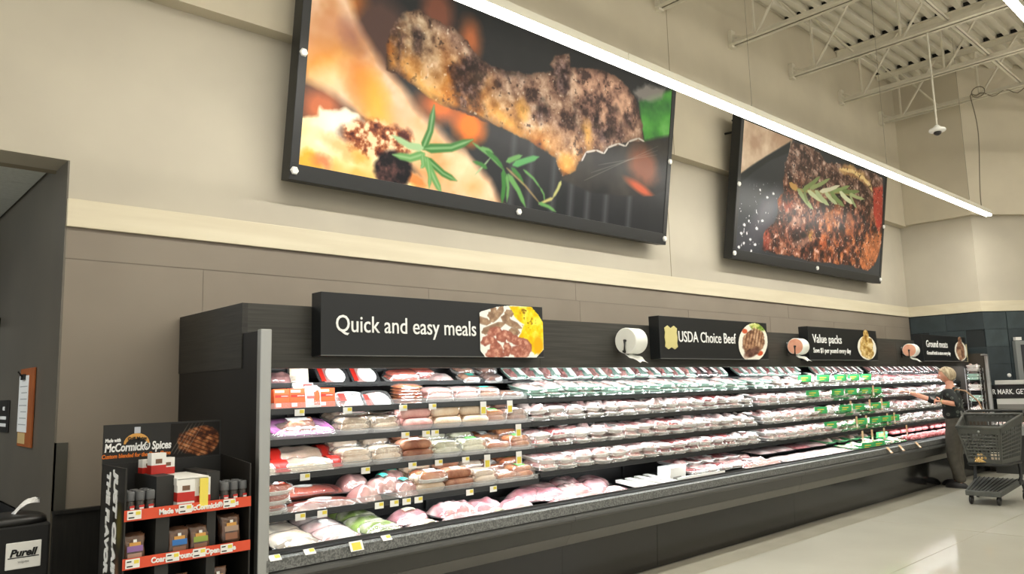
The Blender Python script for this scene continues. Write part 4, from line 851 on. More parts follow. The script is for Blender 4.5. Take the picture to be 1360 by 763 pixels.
onshelf(oo, 'sausage_pack', 'orange sausage pack lying behind the green-labelled one, third shelf', 'package', 2, 4.16, .32, dz=.02)
# ---- fourth shelf
rr_ = p_links(.26,.24,5,.018,M_sred,31,1, tag_=M_lab); rl = p_vac(.46,.15,.04,M_sred,7, tag_=M_lab, flange=.02)
for k in range(3): onshelf(rr_, 'sausage_pack', 'red sausage pack by the post on the fourth shelf, %s from the bottom' % ORD[k], 'package', 3, 2.12+.02*k, .13, dz=.045*k, rz=.05*k)
onshelf(rl, 'meat_bag', 'long red bag lying lowest on the fourth shelf', 'package', 3, 2.50, .09); onshelf(rl, 'meat_bag', 'long bright red bag with black tray, on top at the fourth shelf', 'package', 3, 2.44, .24, dz=.045, rz=.05)
pb = [p_vac(.2,.17,.085,M_spk,41+k, tag_=(None,M_teal2,M_teal2)[k]) for k in range(3)]
for k, (x, l) in enumerate(((2.84,'pale pink meat bag, leftmost of three on the fourth shelf'),(3.00,'pale pink meat bag with a teal label, middle of three on the fourth shelf'),(3.15,'pale pink meat bag with a teal label, right one of three on the fourth shelf'))):
    onshelf(pb[k], 'meat_bag', l, 'package', 3, x, .11+.03*(k == 1), dz=.03*(k == 1), rz=.3)
for x, p, l, dz in ((3.36,mcs[0],'cream sausage rolls, lowest in the middle of the fourth shelf',0),(3.38,oo,'orange-brown sausage pack on top of cream rolls, fourth shelf',.055),(3.62,gs,'brown and cream rolls right of the stacked pack, fourth shelf',0),(3.87,gc,'whitish crinkled sausage bag alone before a dark gap, fourth shelf',0),(4.10,oo,'orange sausage pack left of the end pack on the fourth shelf',0),(4.27,og,'orange sausage pack at the right end of the fourth shelf',.0)):
    onshelf(p, 'sausage_pack', l, 'package', 3, x, .12, dz=dz)
# ---- bottom well of the left section
WS = (.66-.585)/(5.18-4.25)
def inwell(parts, name, label, x, y, rz=0, dz=0.0, tilt=0.0, cat='package', group=None, sc=1.0):
    if name in ('bacon_slab','leafy_pack'): sc = (1.04,1.15,1.8); tilt += .06; dz += .015
    if name == 'meat_cut' and x < 6: sc = (1.06,1.1,1.3)
    return inst(parts, name, label, cat, (x,y,.588+WS*(y-4.25)+dz), rz, math.atan(WS)+tilt, 0, group, sc)
wbx = MB()
def divider(x): tag(MB().box(x-.004,4.27,.59,x+.004,5.1,.68).obj('bin_divider', M_in), 'black divider plate in the bottom well near x %d' % 0, 'divider')
cw = p_vac(.27,.24,.035,M_bac,51, flange=.012, tag_=None); cw2 = p_vac(.25,.2,.035,M_pale,52, flange=.012, tag_=M_lab); lf = p_vac(.27,.2,.03,M_leaf,53, flange=.015)
inwell(p_vac(.18,.26,.04,M_sred,50,tag_=M_lab), 'meat_bag', 'red meat bag in the bottom well next to the white post', 2.06, 4.42)
for k in range(4): inwell(cw, 'bacon_slab', 'cream slab pack, %s back in the leftmost column of the bottom well' % ORD[k], 2.30+.0*k, 4.40+.17*k, dz=.035+.012*k, tilt=.12, group='cream slab packs in the leftmost column')
for k in range(4): inwell(cw2, 'bacon_slab', 'cream and pink slab pack, %s back in the second column of the well' % ORD[k], 2.59, 4.38+.16*k, dz=.035+.012*k, tilt=.12, group='cream and pink slab packs in the second column')
for k in range(5): inwell(lf, 'leafy_pack', 'white and green leafy pack, %s back in the third column of the well' % ORD[k], 2.90+.02*(k%2), 4.37+.15*k, dz=.035+.01*k, tilt=.1, group='leafy packs in the third column')
for x in (2.165,2.44,2.745,3.06):
    i = (2.165,2.44,2.745,3.06).index(x); tag(MB().box(x-.004,4.27,.59,x+.004,5.1,.675).obj('bin_divider', M_in), ('black divider right of the red bag in the bottom well','black divider between the first two slab columns','black divider between the slab and leafy columns','black divider right of the leafy column')[i], 'divider')
ln = p_vac(.30,.16,.07,M_loin,61,tag_=M_sgr); ribs = p_vac(.36,.22,.07,M_rib,62,'ribs'); pkk = p_vac(.30,.2,.07,M_loin,63); ppl = p_vac(.28,.2,.06,M_pale,64,tag_=M_sgr)
for p, x, y, rz, dz, l in ((ppl,3.22,4.42,.1,.03,'pale bag with greenish label, front of the well below the pink loin'),(ln,3.24,4.68,.1,.05,'pink loin with greenish label lying in the bottom well'),
        (ribs,3.56,4.42,.1,.03,'striped rib slab, front one in the bottom well'),(ribs,3.60,4.62,.12,.075,'striped rib slab lying higher behind the front one'),
        (pkk,3.92,4.66,-.2,.05,'deep pink shoulder cut behind, left of the dark gap in the well'),(ppl,3.86,4.42,.2,.03,'pale pink cut at the well front right of the ribs'),(pkk,4.14,4.52,.3,.05,'round pink cut right of the deep pink one'),(ppl,4.13,4.36,0,.02,'low pale cut at the lip before the second section')):
    inwell(p, 'meat_cut', l, x, y, rz, dz)
# ---- second to fourth sections: rows of wrapped trays
V = {}
def tr(kind, k):
    key = (kind, k)
    if key not in V:
        a = dict(pork=(M_pork,'chops',M_foam), pale=(M_pale,'lobes',M_foam), beef=(M_beef,'slices',M_foam), ground=(M_grd,'ground',M_foam), steak=(M_steak,'x',M_mint), mint=(M_pale,'slices',M_mint), darkt=(M_steak,'slices',M_ftray), chick=(M_chick,'lobes',M_green))[kind]
        V[key] = p_tray(.225,.33 if kind not in ('steak','darkt') else .19, .028, .034+.008*(k % 3), a[1], a[0], 100+k*7, foam=a[2], label=(0,1,2)[k % 3] if kind not in ('steak','darkt') else 3)
    return V[key]
KD = dict(pork='pink pork tray', pale='pale pork tray', beef='red beef tray', ground='ground meat tray', steak='mint steak tray', mint='mint-edged pale tray', darkt='dark steak tray', chick='green-bottomed chicken tray')
def kindat(q, x):
    r = R_.random()
    if q == -1: return 'steak' if x < 7.3 else ('darkt' if (x > 7.3 and x < 7.7) or x > 10.4 else 'steak')
    if q == 0: return ('mint' if x < 8.6 else 'pale') if x < 10.6 else ('pork' if r < .7 else 'ground')
    if 9.9 < x < 11.7: return 'chick' if r < .7 else 'pale'
    if x > 11.7: return ('pork','ground','pale')[int(r*3)] if q < 2 else ('pork','pale')[int(r*2)]
    if q == 3 and 6.0 < x < 7.4: return 'beef' if r < .6 else 'pork'
    return 'pork' if r < .5 else ('pale' if r < .88 else 'beef')
GAPS = {3: [], 1: [], 2: [], 0: [], -1: [(7.62,7.72),(8.42,8.6)]}
cnt = 0
for s in (1, 2, 3):
    a, b = secs[s]
    for q in (0, 1, 2, 3):
        x = a+.13+(.0 if s > 1 else .02); i = 0
        while x < b-.1:
            if any(g0 < x < g1 for g0, g1 in GAPS[q]): x += .232; continue
            k = kindat(q, x); v = R_.randrange(6); j = R_.uniform(-.05, .05)
            onshelf(tr(k, v), k.replace('darkt','dark_steak').replace('chick','chicken').replace('mint','pale')+'_tray', '%s, %s from the left on the %s shelf, %s section' % (KD[k], ORD[i], SHN[q], SEC[s]), 'meat tray', q, x, .17+R_.uniform(-.005,.01), sec=s, rz=j, sc=(1,1,1.25), group='meat trays on the %s shelf, %s section' % (SHN[q], SEC[s]), roll_=R_.uniform(-.03,.03))
            if s < 3 or i % 2 == 0:
                k2 = k if R_.random() < .8 else kindat(q, x)
                onshelf(tr(k2, (v+1) % 6), k2.replace('darkt','dark_steak').replace('chick','chicken').replace('mint','pale')+'_tray', '%s on top of the %s tray from left, %s shelf, %s section' % (KD[k2], ORD[i], SHN[q], SEC[s]), 'meat tray', q, x+R_.uniform(-.01,.01), .17+R_.uniform(.0,.035), sec=s, rz=j+R_.uniform(-.10,.10), sc=(1,1,1.25), dz=.056+.007*(v % 3), tilt=R_.uniform(.03,.13), group='upper meat trays on the %s shelf, %s section' % (SHN[q], SEC[s]), roll_=R_.uniform(-.07,.07))
            x += .232; i += 1
    x = a+.14; i = 0
    while x < b-.1:
        if s == 2 and 9.3 < x < 10.0 and i % 2: x += .215; continue
        k = kindat(-1, x); disp(tr(k, R_.randrange(4)), 'steak_tray', '%s tilted in the upper row, %s from the left, %s section' % (KD[k], ORD[i], SEC[s]), x, .72+R_.uniform(-.12,.12), R_.uniform(-.1,.06), z=1.71, y=4.945, cat='meat tray', group='tilted steak trays in the upper row, %s section' % SEC[s])
        x += .215; i += 1
# tilted steak row starts above the last packs of the left section
for i, x in enumerate((4.50,)): pass
# white paper packs flat in the well, box-fronted packs, loose cuts, flat packs, green chicken, ground meat
vacs = [p_vac(.34,.22,.07,m,70+i,st) for i, (m, st) in enumerate(((M_rib,'x'),(M_loin,'x'),(M_pale,'x'),(M_rib,'ribs')))]
wl = [(4.62,4.42),(4.62,4.66),(4.94,4.40),(4.92,4.64),(5.26,4.44),(5.24,4.68),(4.75,4.88),(5.05,4.86),(5.40,4.86),(4.44,4.72)]
for i, (x, y) in enumerate(wl): inwell(vacs[i % 4], 'meat_cut', 'pink shrink-wrapped cut, %s in the heap at the second section well' % ORD[i], x, y, R_.uniform(-.5,.5), .03+.05*(y-4.4)+.02*(i % 2), group='heap of pink shrink-wrapped cuts')
wp = [('pack', MB().box(-.034,-.20,0,.034,.20,.025).mesh('pack', M_lab)), ('print', MB().box(-.022,-.1,.025,.022,.05,.0256).mesh('print', mat('print_grey',(170,170,168),.6)))]
for i, x in enumerate((5.58,5.74,5.90,6.06)): inwell(wp, 'white_paper_pack', 'flat white paper pack, %s in the dark gap of the well' % ORD[i], x, 4.50+.02*i, -.15, .08, group='flat white paper packs in the dark gap')
cardp = p_box(.22,.10,.12,M_lab,[('print',mat('print_tan',(206,176,140),.6),(-.3,.15,.3,.5)),('spot',M_yel,(.2,.05,.42,.3)),('lines',mat('print_grey',(170,170,168),.6),(-.4,.65,.2,.75))], False)
for i, x in enumerate((6.28,6.50,6.73)): inwell(cardp, 'white_carton', 'white printed carton, %s from the dark gap at the well front' % ORD[i], x, 4.38, .12-.1*i, .0, tilt=-.25, group='white printed cartons in the well')
inwell(p_box(.30,.14,.18,M_lab,[('print',mat('print_grey',(170,170,168),.6),(-.3,.3,.2,.5))], False), 'white_carton', 'larger blank white carton behind the printed cartons', 6.32, 4.62, .1, 0)
for i in range(10):
    x = 6.62+.24*(i % 5); y = 4.62+.2*(i//5); k = ('beef','pork')[i % 2]
    inwell(tr(k, i % 6), k+'_tray', '%s, %s in the pile behind the white cartons' % (KD[k], ORD[i]), x, y, R_.uniform(-.2,.2), .09+.05*(i//5), cat='meat tray', group='pile behind the white cartons')
ovl = p_vac(.20,.11,.05,M_pork,81,flange=.01)
for i in range(9):
    inwell(ovl, 'meat_cut', 'small oval wrapped cut, %s in the dark bins of the well' % ORD[i], 7.42+.22*(i % 3)+.03*(i//3), 4.40+.2*(i//3), -.5, .10, group='small oval wrapped cuts in dark bins')
flat = p_vac(.36,.30,.035,M_pale,82,flange=.01); flat2 = p_vac(.36,.30,.035,M_grd,83,flange=.01)
for i in range(8):
    inwell((flat2 if i % 3 == 0 and i > 3 else flat), 'flat_meat_pack', 'flat pale pink pack, %s in the well under the value packs sign' % ORD[i], 8.30+.42*(i % 4), 4.46+.34*(i//4), -.08, .10+.04*(i//4), group='flat packs in the value packs well')
for i in range(10):
    k = 'chick'; inwell(tr(k, i % 6), 'chicken_tray', '%s, %s in the well where green cards hang' % (KD[k], ORD[i]), 9.98+.36*(i % 5), 4.50+.34*(i//5), -.1, .09+.04*(i//5), cat='meat tray', group='chicken trays in the well')
gm = p_chubs(.26,.035,3,M_grd,84,1); 
for i in range(20):
    inwell(gm, 'ground_meat_pack', 'red ground meat roll pack, %s in the farthest well' % ORD[i], 11.9+.29*(i % 10), 4.45+.28*(i//10), R_.uniform(-.2,.2), .08+.06*(i//10), group='ground meat packs in the farthest well')
# green price cards standing in front of trays, hanging tags, price tags on rails
gcd = [('card', MB().box(-.105,-.003,0,.105,.003,.085).mesh('card', M_green)), ('print', MB().box(-.06,-.0045,.02,.02,-.003,.03).box(-.06,-.0045,.045,.05,-.003,.058).mesh('print', M_yel)), ('foot', MB().box(-.105,-.003,0,.105,.05,.004).mesh('foot', M_green))]
for q, xs in ((0,(9.25,9.75,10.25,10.65,11.05)),(1,(9.35,10.05,10.45,10.9,11.25)),(2,(9.45,10.15,10.55,11.1,11.4)),(3,(9.6,10.5,10.95,11.3,11.6))):
    for i, x in enumerate(xs): onshelf(gcd, 'green_price_card', 'green card with yellow print, %s from the left on the %s shelf' % (ORD[i], SHN[q]), 'price card', q, x, .03, sec=2, rz=-.35, dz=.07, group='green price cards')
for i, x in enumerate((10.2,10.55)): inwell(gcd, 'green_price_card', ('green card in the well, left one of two','green card in the well, right one of two')[i], x, 4.34, -.35, .09, cat='price card', group='green price cards')
inwell(gcd, 'green_price_card', 'green card in the well, nearest the ground meat', 11.3, 4.6, -.35, .14, cat='price card', group='green price cards')
htg = [('card', MB().box(-.028,-.002,-.16,.028,0,0).mesh('card', mat('tag_tan', (226,190,150), .6))), ('print', MB().box(-.02,-.003,-.14,.02,-.002,-.1).mesh('print', M_lab))]
for q, xs in ((1,(10.3,10.9,11.3)),(2,(10.35,10.65,11.35,11.6)),(3,(10.4,10.7,11.1,11.9)),(0,(11.15,))):
    for i, x in enumerate(xs):
        yf, zf = shelves(2)[q]; inst(htg, 'hanging_tag', 'tan strip tag hanging under the %s shelf rail, %s from the left' % (SHN[q], ORD[i]), 'price tag', (x,yf-.02,zf-.0), group='tan hanging tags by the green cards')
def ptag(q, x, sec=0, tall=False, y=None, z=None, col=None, n=0):
    if y is None: yf, zf = shelves(sec)[q]; y, z = yf-.0195, zf+.004
    h = .10 if tall else .042; w2 = .034 if not tall else .03
    p = [('card', MB().box(-w2,-.002,-h,w2,0,0).mesh('card', M_lab))]
    p.append(('spot', MB().box(-w2*.7,-.003,-h*.92,w2*.7,-.002,-h*.42).mesh('spot', M_yel)) if tall else ('spot', MB().box(0,-.003,-h*.6,w2*.9,-.002,-h*.1).mesh('spot', M_yel)))
    return p, y, z
TG = {0: [(2.36,0),(2.71,0),(3.16,0),(3.42,0),(3.91,1),(4.19,1)], 1: [(3.15,0),(3.33,0),(3.41,0),(4.24,1)], 2: [(2.36,0),(2.80,0),(3.18,0),(3.41,0),(3.66,0),(3.87,1),(4.20,1)], 3: [(2.31,0),(2.46,0),(2.88,0),(3.0,0),(3.10,0),(3.20,0),(3.66,0),(3.89,0)]}
for q, l in TG.items():
    for i, (x, tall) in enumerate(l):
        p, y, z = ptag(q, x, tall=bool(tall)); inst(p, 'price_tag', '%s price tag on the %s shelf rail, %s from the post' % ('tall yellow and white' if tall else 'small white', SHN[q], ORD[i]), 'price tag', (x,y,z), group='price tags on the left section')
for i, x in enumerate((1.99,2.20,2.50,2.72)):
    big = i == 2; p, y, z = ptag(0, x, y=4.168, z=.712, tall=False)
    if big: p = [('card', MB().box(-.045,-.003,-.06,.045,0,.0).mesh('card', M_lab)), ('spot', MB().box(-.03,-.004,-.055,.03,-.003,-.01).mesh('spot', M_yel))]
    inst(p, 'price_tag', ('small white tag on the lip rail beside the post','small white tag on the lip rail, second from the post','larger yellow and white tag on the lip rail','small white tag on the lip rail below the leafy packs')[i], 'price tag', (x,4.155 if big else y,z), tilt=-.9 if not big else -.5, group='tags on the lip rail')
for i, x in enumerate((10.32,10.71,11.29)):
    inst(htg, 'hanging_tag', 'white-tan tag leaning off the lip rail, %s below the green cards' % ORD[i], 'price tag', (x,4.15,.71), tilt=-.7, group='tags on the far lip rail', sc=(1.2,1,.6))

# narrow end rack closing the case at its far end
t = thing('end_rack', 'narrow rack of tiers against the far end panel, right of the person', 'rack', (14.70,4.34,.70))
RZ = (0, .21, .42, .60, .78, .93)
for z in RZ: MB().box(-.09,-.10,z,.09,.13,z+.008).box(-.09,-.104,z,.09,-.10,z+.03).obj('tier', M_rail, t)
for x_, y_ in ((-.085,-.1),(.085,-.1),(-.085,.125),(.085,.125)): MB().box(x_-.005,y_-.005,0,x_+.005,y_+.005,1.02).obj('rack_post', M_alu, t)
for i, z in enumerate(RZ): 
    for k in range(2): inst(p_ := tr('pale' if i % 2 else 'mint', (i+k) % 6), 'end_rack_pack', 'white wrapped pack on the narrow end rack, %s tier from the bottom, %s' % (ORD[i], ('lower','upper')[k]), 'package', (14.69,4.355,.70+z+.035+.055*k), math.pi/2+.1*k, tilt=.1, sc=(.9,.52,1.4), group='packs on the narrow end rack')
# ------------------------------------------------------------------ cardboard spice display in front of the end panel
M_crd = mat('display_card_black', (27,27,26), .55); M_blkcard = mat('display_divider_grey', (44,44,42), .6)
M_orr = mat('rail_orange', (226,84,52), .5); M_lam = mat('display_side_dark', (32,30,26), .5)
dx0, dx1, dy0, dy1 = 1.172, 1.80, 4.05, 4.45
t = thing('spice_display', 'black cardboard floor display of spices with two orange shelf strips', 'display', (dx0,dy0,0))
def dob(mb, name, m, bev=0): o = mb.obj(name, m, t, bev=bev, loc=(-dx0,-dy0,0)); return o
dob(MB().box(dx0,dy0,0,dx0+.008,dy1,1.262), 'side_panel', M_lam)
dob(MB().add([(dx1-.008,dy0,0),(dx1,dy0,0),(dx1,dy1,0),(dx1-.008,dy1,0),(dx1-.008,dy0,1.235),(dx1,dy0,1.235),(dx1,dy1,1.27),(dx1-.008,dy1,1.27)],[(0,3,2,1),(4,5,6,7),(0,1,5,4),(1,2,6,5),(2,3,7,6),(3,0,4,7)]), 'side_panel', M_lam)
dob(MB().box(dx0,dy1-.008,0,dx1,dy1,1.26), 'back_panel', M_crd)
dob(MB().box(dx0+.008,dy0,0,dx1-.008,dy1-.01,.36), 'base', M_crd)
for z, nm in ((1.02,'shelf'),(.795,'shelf'),(.57,'shelf')):
    dob(MB().box(dx0+.008,dy0+.004,z,dx1-.008,dy1-.008,z+.008), 'shelf', M_crd)
for i, (z, h) in enumerate(((1.012,.052),(.787,.052),(.56,.052))): dob(MB().box(dx0,dy0-.004,z,dx1,dy0,z+h), 'shelf_strip', M_orr)
dob(MB().box(dx0,dy1-.004,1.255,dx1-.01,dy1+.004,1.462), 'header_card', M_crd)
for a, b in ((dx0+.16,dx0+.245),(dx1-.215,dx1-.15)):
    dob(MB().box(a,dy0+.05,1.028,b,dy1-.012,1.205), 'divider_block', M_blkcard)
    dob(MB().box(a,dy0+.04,.803,b-.02,dy1-.012,1.012), 'divider_block', M_blkcard); dob(MB().box(a,dy0+.04,.578,b-.02,dy1-.012,.787), 'divider_block', M_blkcard)
CX = lambda x: x
M_orl = mat('lettering_orange', (226,120,34), .5); M_gold = mat('emblem_gold', (216,160,80), .5)
text('McCormick® Spices', .06, (1.178,dy1-.006,1.322), t, M_wh, width=.335, bold=.0018, shear=.12)
text('Made with', .026, (1.180,dy1-.006,1.372), t, M_wh, width=.075, bold=.0008, shear=.12)
text('Custom blended for the Open Flame', .03, (1.166,dy1-.006,1.288), t, M_orl, width=.345, bold=.0008, shear=.12)
arc = [(1.27+.065*math.cos(a)+.065, 1.345+.055*math.sin(a)) for a in [math.pi*(1-k/10) for k in range(11)]]
inn = [(1.27+.055*math.cos(a)+.065, 1.345+.026*math.sin(a)) for a in [math.pi*(k/10) for k in range(11)]]
pl = arc+inn; n_ = len(pl)
MB().add([(x-dx0,dy1-dy0-.009,z+.012) for x, z in pl]+[(x-dx0,dy1-dy0-.004,z+.012) for x, z in pl], [tuple(range(n_)), tuple(range(2*n_-1,n_-1,-1))]+[(i,n_+i,n_+(i+1)%n_,(i+1)%n_) for i in range(n_)]).obj('emblem', M_gold, t)
MB().box(1.322-dx0,dy1-dy0-.009,1.412,1.352-dx0,dy1-dy0-.004,1.445).obj('emblem_tab', mat('emblem_grey', (190,196,206), .5), t)
text('Grill Mates', .026, (1.288,dy1-.0145,1.376), t, M_ink, width=.095, bold=.0006)
# printed steak on the header card
c = Canvas(90, 60, .27, .19, (30,28,26), 12); f = c.ns(.03); m = c.blob((.155,.085), .115, .078, .01, .15, .02, .05)
c.put(m, ramp(f, [(.3,(60,30,18)),(.5,(130,74,40)),(.72,(190,128,84))])); w1 = np.clip((np.abs(((c.X+c.Y*2.2)/.05) % 1-.5)-.3)*8,0,1)*m; c.put(w1*.7, (40,22,16))
for k in range(5): c.put(c.stroke([(.0+.02*k,.02),(.10+.02*k,.19)], .0015, .001, .002)*.5, (190,180,160))
print_mesh('steak_print', c, (1.51-dx0,dy1-dy0-.006,1.268), (1,0,0), (0,0,1), .272, .185, attr_mat('print_card', .5), t)
text('Made with McCormick® Spices', .036, (1.33,dy0-.0065,1.027), t, M_wh, width=.40, bold=.0015)
text('Coarse Ground for Open Flame', .036, (1.30,dy0-.0065,.802), t, M_wh, width=.42, bold=.0015)
text('JUST CLAIM', .075, (dx0-.003,4.215,1.235), t, M_wh, right=(0,0,-1), up=(0,-1,0), width=.55, bold=.004, shear=.12)
text('THE FLAVOR', .075, (dx0-.003,4.335,1.235), t, M_wh, right=(0,0,-1), up=(0,-1,0), width=.50, bold=.004, shear=.12)
c = Canvas(30, 80, .2, .62, (34,30,24), 14); f = c.ns(.06); c.put(c.blob((.09,.16), .08, .2, .03, 0, .03)*.9, ramp(f, [(.3,(70,44,30)),(.7,(130,92,64))])); c.put(c.blob((.12,.50), .05, .09, .05)*.6, (120,110,20))
print_mesh('side_print', c, (-.0015,.17,.48), (0,-1,0), (0,0,1), .165, .62, attr_mat('print_side', .5), t)
def ctag(x, z, nth, rail):
    p = [('card', MB().box(-.032,-.0025,0,.032,0,.042).mesh('card', M_lab)), ('spot', MB().box(.006,-.0035,.02,.028,-.0025,.036).mesh('spot', M_yel)), ('print', MB().box(-.026,-.0035,.006,.0,-.0025,.012).box(-.026,-.0035,.028,-.006,-.0025,.034).mesh('print', M_ink))]
    inst(p, 'price_tag', 'white price tag on the %s orange strip, %s from the left' % (rail, nth), 'price tag', (x,dy0-.0095,z), group='price tags on the orange strips')
for x, n_ in ((1.215,'first'),(1.455,'second'),(1.68,'third')): ctag(x, 1.020, n_, 'upper')
for x, n_ in ((1.215,'first'),(1.40,'second'),(1.53,'third'),(1.67,'fourth')): ctag(x, .794, n_, 'lower')
# goods in the display
M_gcap = mat('grinder_grey', (96,98,100), .35); M_gpep = mat('grinder_glass_dark', (34,32,32), .15, col2=(70,66,60), scale=60)
def grinder():
    a = MB().lathe([(.019,0),(.021,.004),(.021,.07),(.017,.076)], 14).mesh('jar', M_gpep, True)
    b = MB().lathe([(.021,.074),(.022,.078),(.022,.112),(.019,.118)], 14).mesh('grinder_cap', M_gcap, True)
    l = MB().rings([[(.0216*math.cos(a_),.0216*math.sin(a_),z) for a_ in [2*math.pi*k/14 for k in range(14)]] for z in (.012,.05)], False).mesh('label', mat('grinder_label', (80,74,72), .5))
    s = MB().box(-.010,-.0235,.02,.010,-.0205,.042).mesh('label_spot', M_lab); r = MB().box(-.012,-.0232,.04,.012,-.0205,.052).mesh('label_band', M_redp)
    return [('jar', a), ('grinder_cap', b), ('label', l), ('label_spot', s), ('label_band', r)]
G = grinder()
for side, xs in (('left', (1.205,1.252,1.299)), ('right', (1.672,1.72,1.768))):
    for r_ in range(3):
        for i, x in enumerate(xs):
            inst(G, 'spice_grinder', 'dark spice grinder, %s, %s in the %s group on the display' % (('front row','middle row','back row')[r_], ('first','second','third')[i], side), 'spice grinder', (x,dy0+.035+.05*r_,1.029), R_.uniform(-.4,.4), group='spice grinders on the %s of the display' % side)
def spicebox(w_=.075, d=.05, h=.10):
    return [('box', MB().box(-w_/2,-d/2,0,w_/2,d/2,h).mesh('box', M_lab)), ('red_band', MB().box(-w_/2-.0008,-d/2-.0012,0,w_/2+.0008,d/2+.0008,h*.42).mesh('red_band', M_redp)), ('emblem', MB().box(-w_*.22,-d/2-.002,h*.5,w_*.22,-d/2,h*.72).mesh('emblem', mat('emblem_brown', (120,90,70), .5)))]
SBX = spicebox(); SBW = spicebox(.085,.06,.11)
inst(SBW, 'spice_carton', 'white and red carton, front of the centre stack, upper one', 'carton', (1.462,4.085,1.075), 0, group='white and red cartons in the centre stack', sc=(1,1,.98))
inst(SBW, 'spice_carton', 'white and red carton, lowest behind the upper orange strip', 'carton', (1.462,4.085,1.029), 0, sc=(1,1,.4))
inst(SBW, 'spice_carton', 'white and red carton partly behind the yellow card', 'carton', (1.55,4.10,1.029), 0, sc=(.95,1,1.4))
tag(MB().box(1.528,4.045,1.03,1.57,4.052,1.182).obj('yellow_card', mat('card_yellow', (246,226,96), .5)), 'plain yellow card standing in front of the centre cartons', 'card')
tw = thing('white_carton_tray', 'large open white carton lid forming the top of the centre stack', 'carton', (1.50,4.22,1.186))
MB().box(-.085,-.165,0,.075,.16,.006).obj('lid', M_lab, tw); MB().box(-.085,-.165,-.03,-.081,.16,0).box(.071,-.165,-.03,.075,.16,0).obj('flap', M_lab, tw); MB().box(-.08,-.10,-.155,.07,.158,-.001).obj('carton_body', M_lab, tw)
inst(SBX, 'spice_carton', 'small white and red carton standing on top of the stack', 'carton', (1.385,4.27,1.206), .1, sc=(1,1,1.05))
inst(SBX, 'spice_carton', 'small white carton behind the top one, peeking right', 'carton', (1.46,4.36,1.193), .1, sc=(1,1,.85)); inst(SBX, 'spice_carton', 'small white carton behind the top one, peeking left', 'carton', (1.365,4.36,1.206), .1, sc=(.9,1,.7))
def packet(col, nm, w_=.10, h=.135):
    rg = []
    for q_, (z, e, k_) in enumerate(((0,.010,.86),(.012,.013,.98),(.035,.017,1.0),(h*.45,.016,.94),(h*.65,.013,.93),(h-.022,.005,.98),(h-.012,.002,1.0),(h,.0022,1.02))):
        rg.append([(x*k_+.002*math.sin(z*300+k_*50), y+.0015*math.sin(x*160+q_), z+(.003*math.sin(x*120+1) if q_ > 5 else 0)) for x, y in sup(20, w_/2, e, 2.4)])
    b = MB().rings(rg).mesh('pouch', mat('pouch_brown', (60,44,36), .3, col2=(120,84,62), scale=20, coat=.5), True)
    return [('pouch', b), ('label', MB().box(-w_*.36,-.0185,h*.42,w_*.36,-.0165,h*.62).mesh('label', mat('pouch_label_'+nm, col, .4))), ('emblem', MB().prism([(-.0185,h*.62),(-.0165,h*.62),(-.0165,h*.74),(-.0185,h*.74)], -w_*.26, w_*.26).mesh('emblem', M_gold)), ('tab', MB().box(-w_*.08,-.0185,h*.74,w_*.08,-.0165,h*.84).mesh('tab', M_lab)), ('window', MB().box(-w_*.34,-.0182,h*.12,w_*.3,-.0162,h*.36).mesh('window', mat('window_'+nm, (190,150,130) if nm == 'purple' else (150,100,70), .3)))]
for nm, col, x, d in (('purple',(150,110,170),1.235,'left compartment'),('blue',(50,120,196),1.445,'centre left'),('green',(150,170,70),1.55,'centre right'),('tan',(176,150,130),1.71,'right compartment')):
    P_ = packet(col, nm)
    for k in range(3): inst(P_, 'spice_pouch', 'spice pouch with %s label in the %s of the lower shelf, %s' % (nm, d, ('front one','second behind','third behind')[k]), 'pouch', (x+.006*k,dy0+.035+.04*k,.804+(.03 if nm == 'tan' else 0)), .06*k, tilt=-.12, group='spice pouches with %s labels' % nm)
tag(MB().box(1.66,dy0+.02,.804,1.76,dy0+.12,.832).obj('pouch_riser', M_crd), 'black riser under the tan-labelled pouches', 'riser')
for k in range(3): inst(packet((190,90,60), 'rust'), 'spice_pouch', 'spice pouch with rust label on the lowest shelf, %s from left' % ORD[k], 'pouch', (1.25+.2*k,dy0+.05,.58), 0, tilt=-.1, group='pouches on the lowest shelf')

# ------------------------------------------------------------------ hand-wipe stand, clipboard, small sign
t = thing('wipe_dispenser_stand', 'black floor-standing wipe dispenser bin with a white front plate', 'wipe dispenser', (.78,4.9,0))
MB().box(-.24,-.1,0,.245,.24,.955).obj('body', M_matte, t, bev=.012)
MB().rings([[(x,y+.07,z) for x, y in sup(20, a, b, 5)] for a, b, z in ((.245,.17,.955),(.24,.165,.985),(.2,.12,.996),(.09,.05,.998))]).obj('lid', M_blk, t, True)
MB().box(.045,-.108,.735,.205,-.1,.87).obj('plate', M_white, t, bev=.004)
text('Purell', .05, (.78+.062,4.9-.1095,.80), t, M_ink, width=.125, bold=.002, shear=.25); text('wipes', .02, (.78+.10,4.9-.1095,.765), t, mat('print_grey',(170,170,168),.6), width=.05)
MB().box(.055,-.1095,.79,.195,-.108,.795).obj('underline', M_ink, t)
vs = []; fs = []
for i in range(8):
    for k in range(7):
        u = i/7; v = k/6-.5; vs.append((.09+.13*u, .06+v*.05*(1.3-u)+.01*math.sin(u*7+k), 1.0+.075*math.sin(u*1.9)-.02*abs(v)*2+.008*math.sin(k*2+u*5)))
for i in range(7):
    for k in range(6): fs.append((i*7+k,(i+1)*7+k,(i+1)*7+k+1,i*7+k+1))
o = MB().add(vs, fs).obj('wipe', mat('tissue_white', (240,240,238), .8), None, True); o.location = (.78,4.9,0); tag(o, 'white wipe pulled up out of the black dispenser lid', 'wipe')
md = o.modifiers.new('s', 'SOLIDIFY'); md.thickness = .002
M_cork = mat('clipboard_wood', (170,92,36), .55, col2=(150,78,30), scale=6)
t = thing('clipboard', 'orange-brown clipboard with a white sheet hanging on the alcove wall', 'clipboard', (1.178,6.4,1.28))
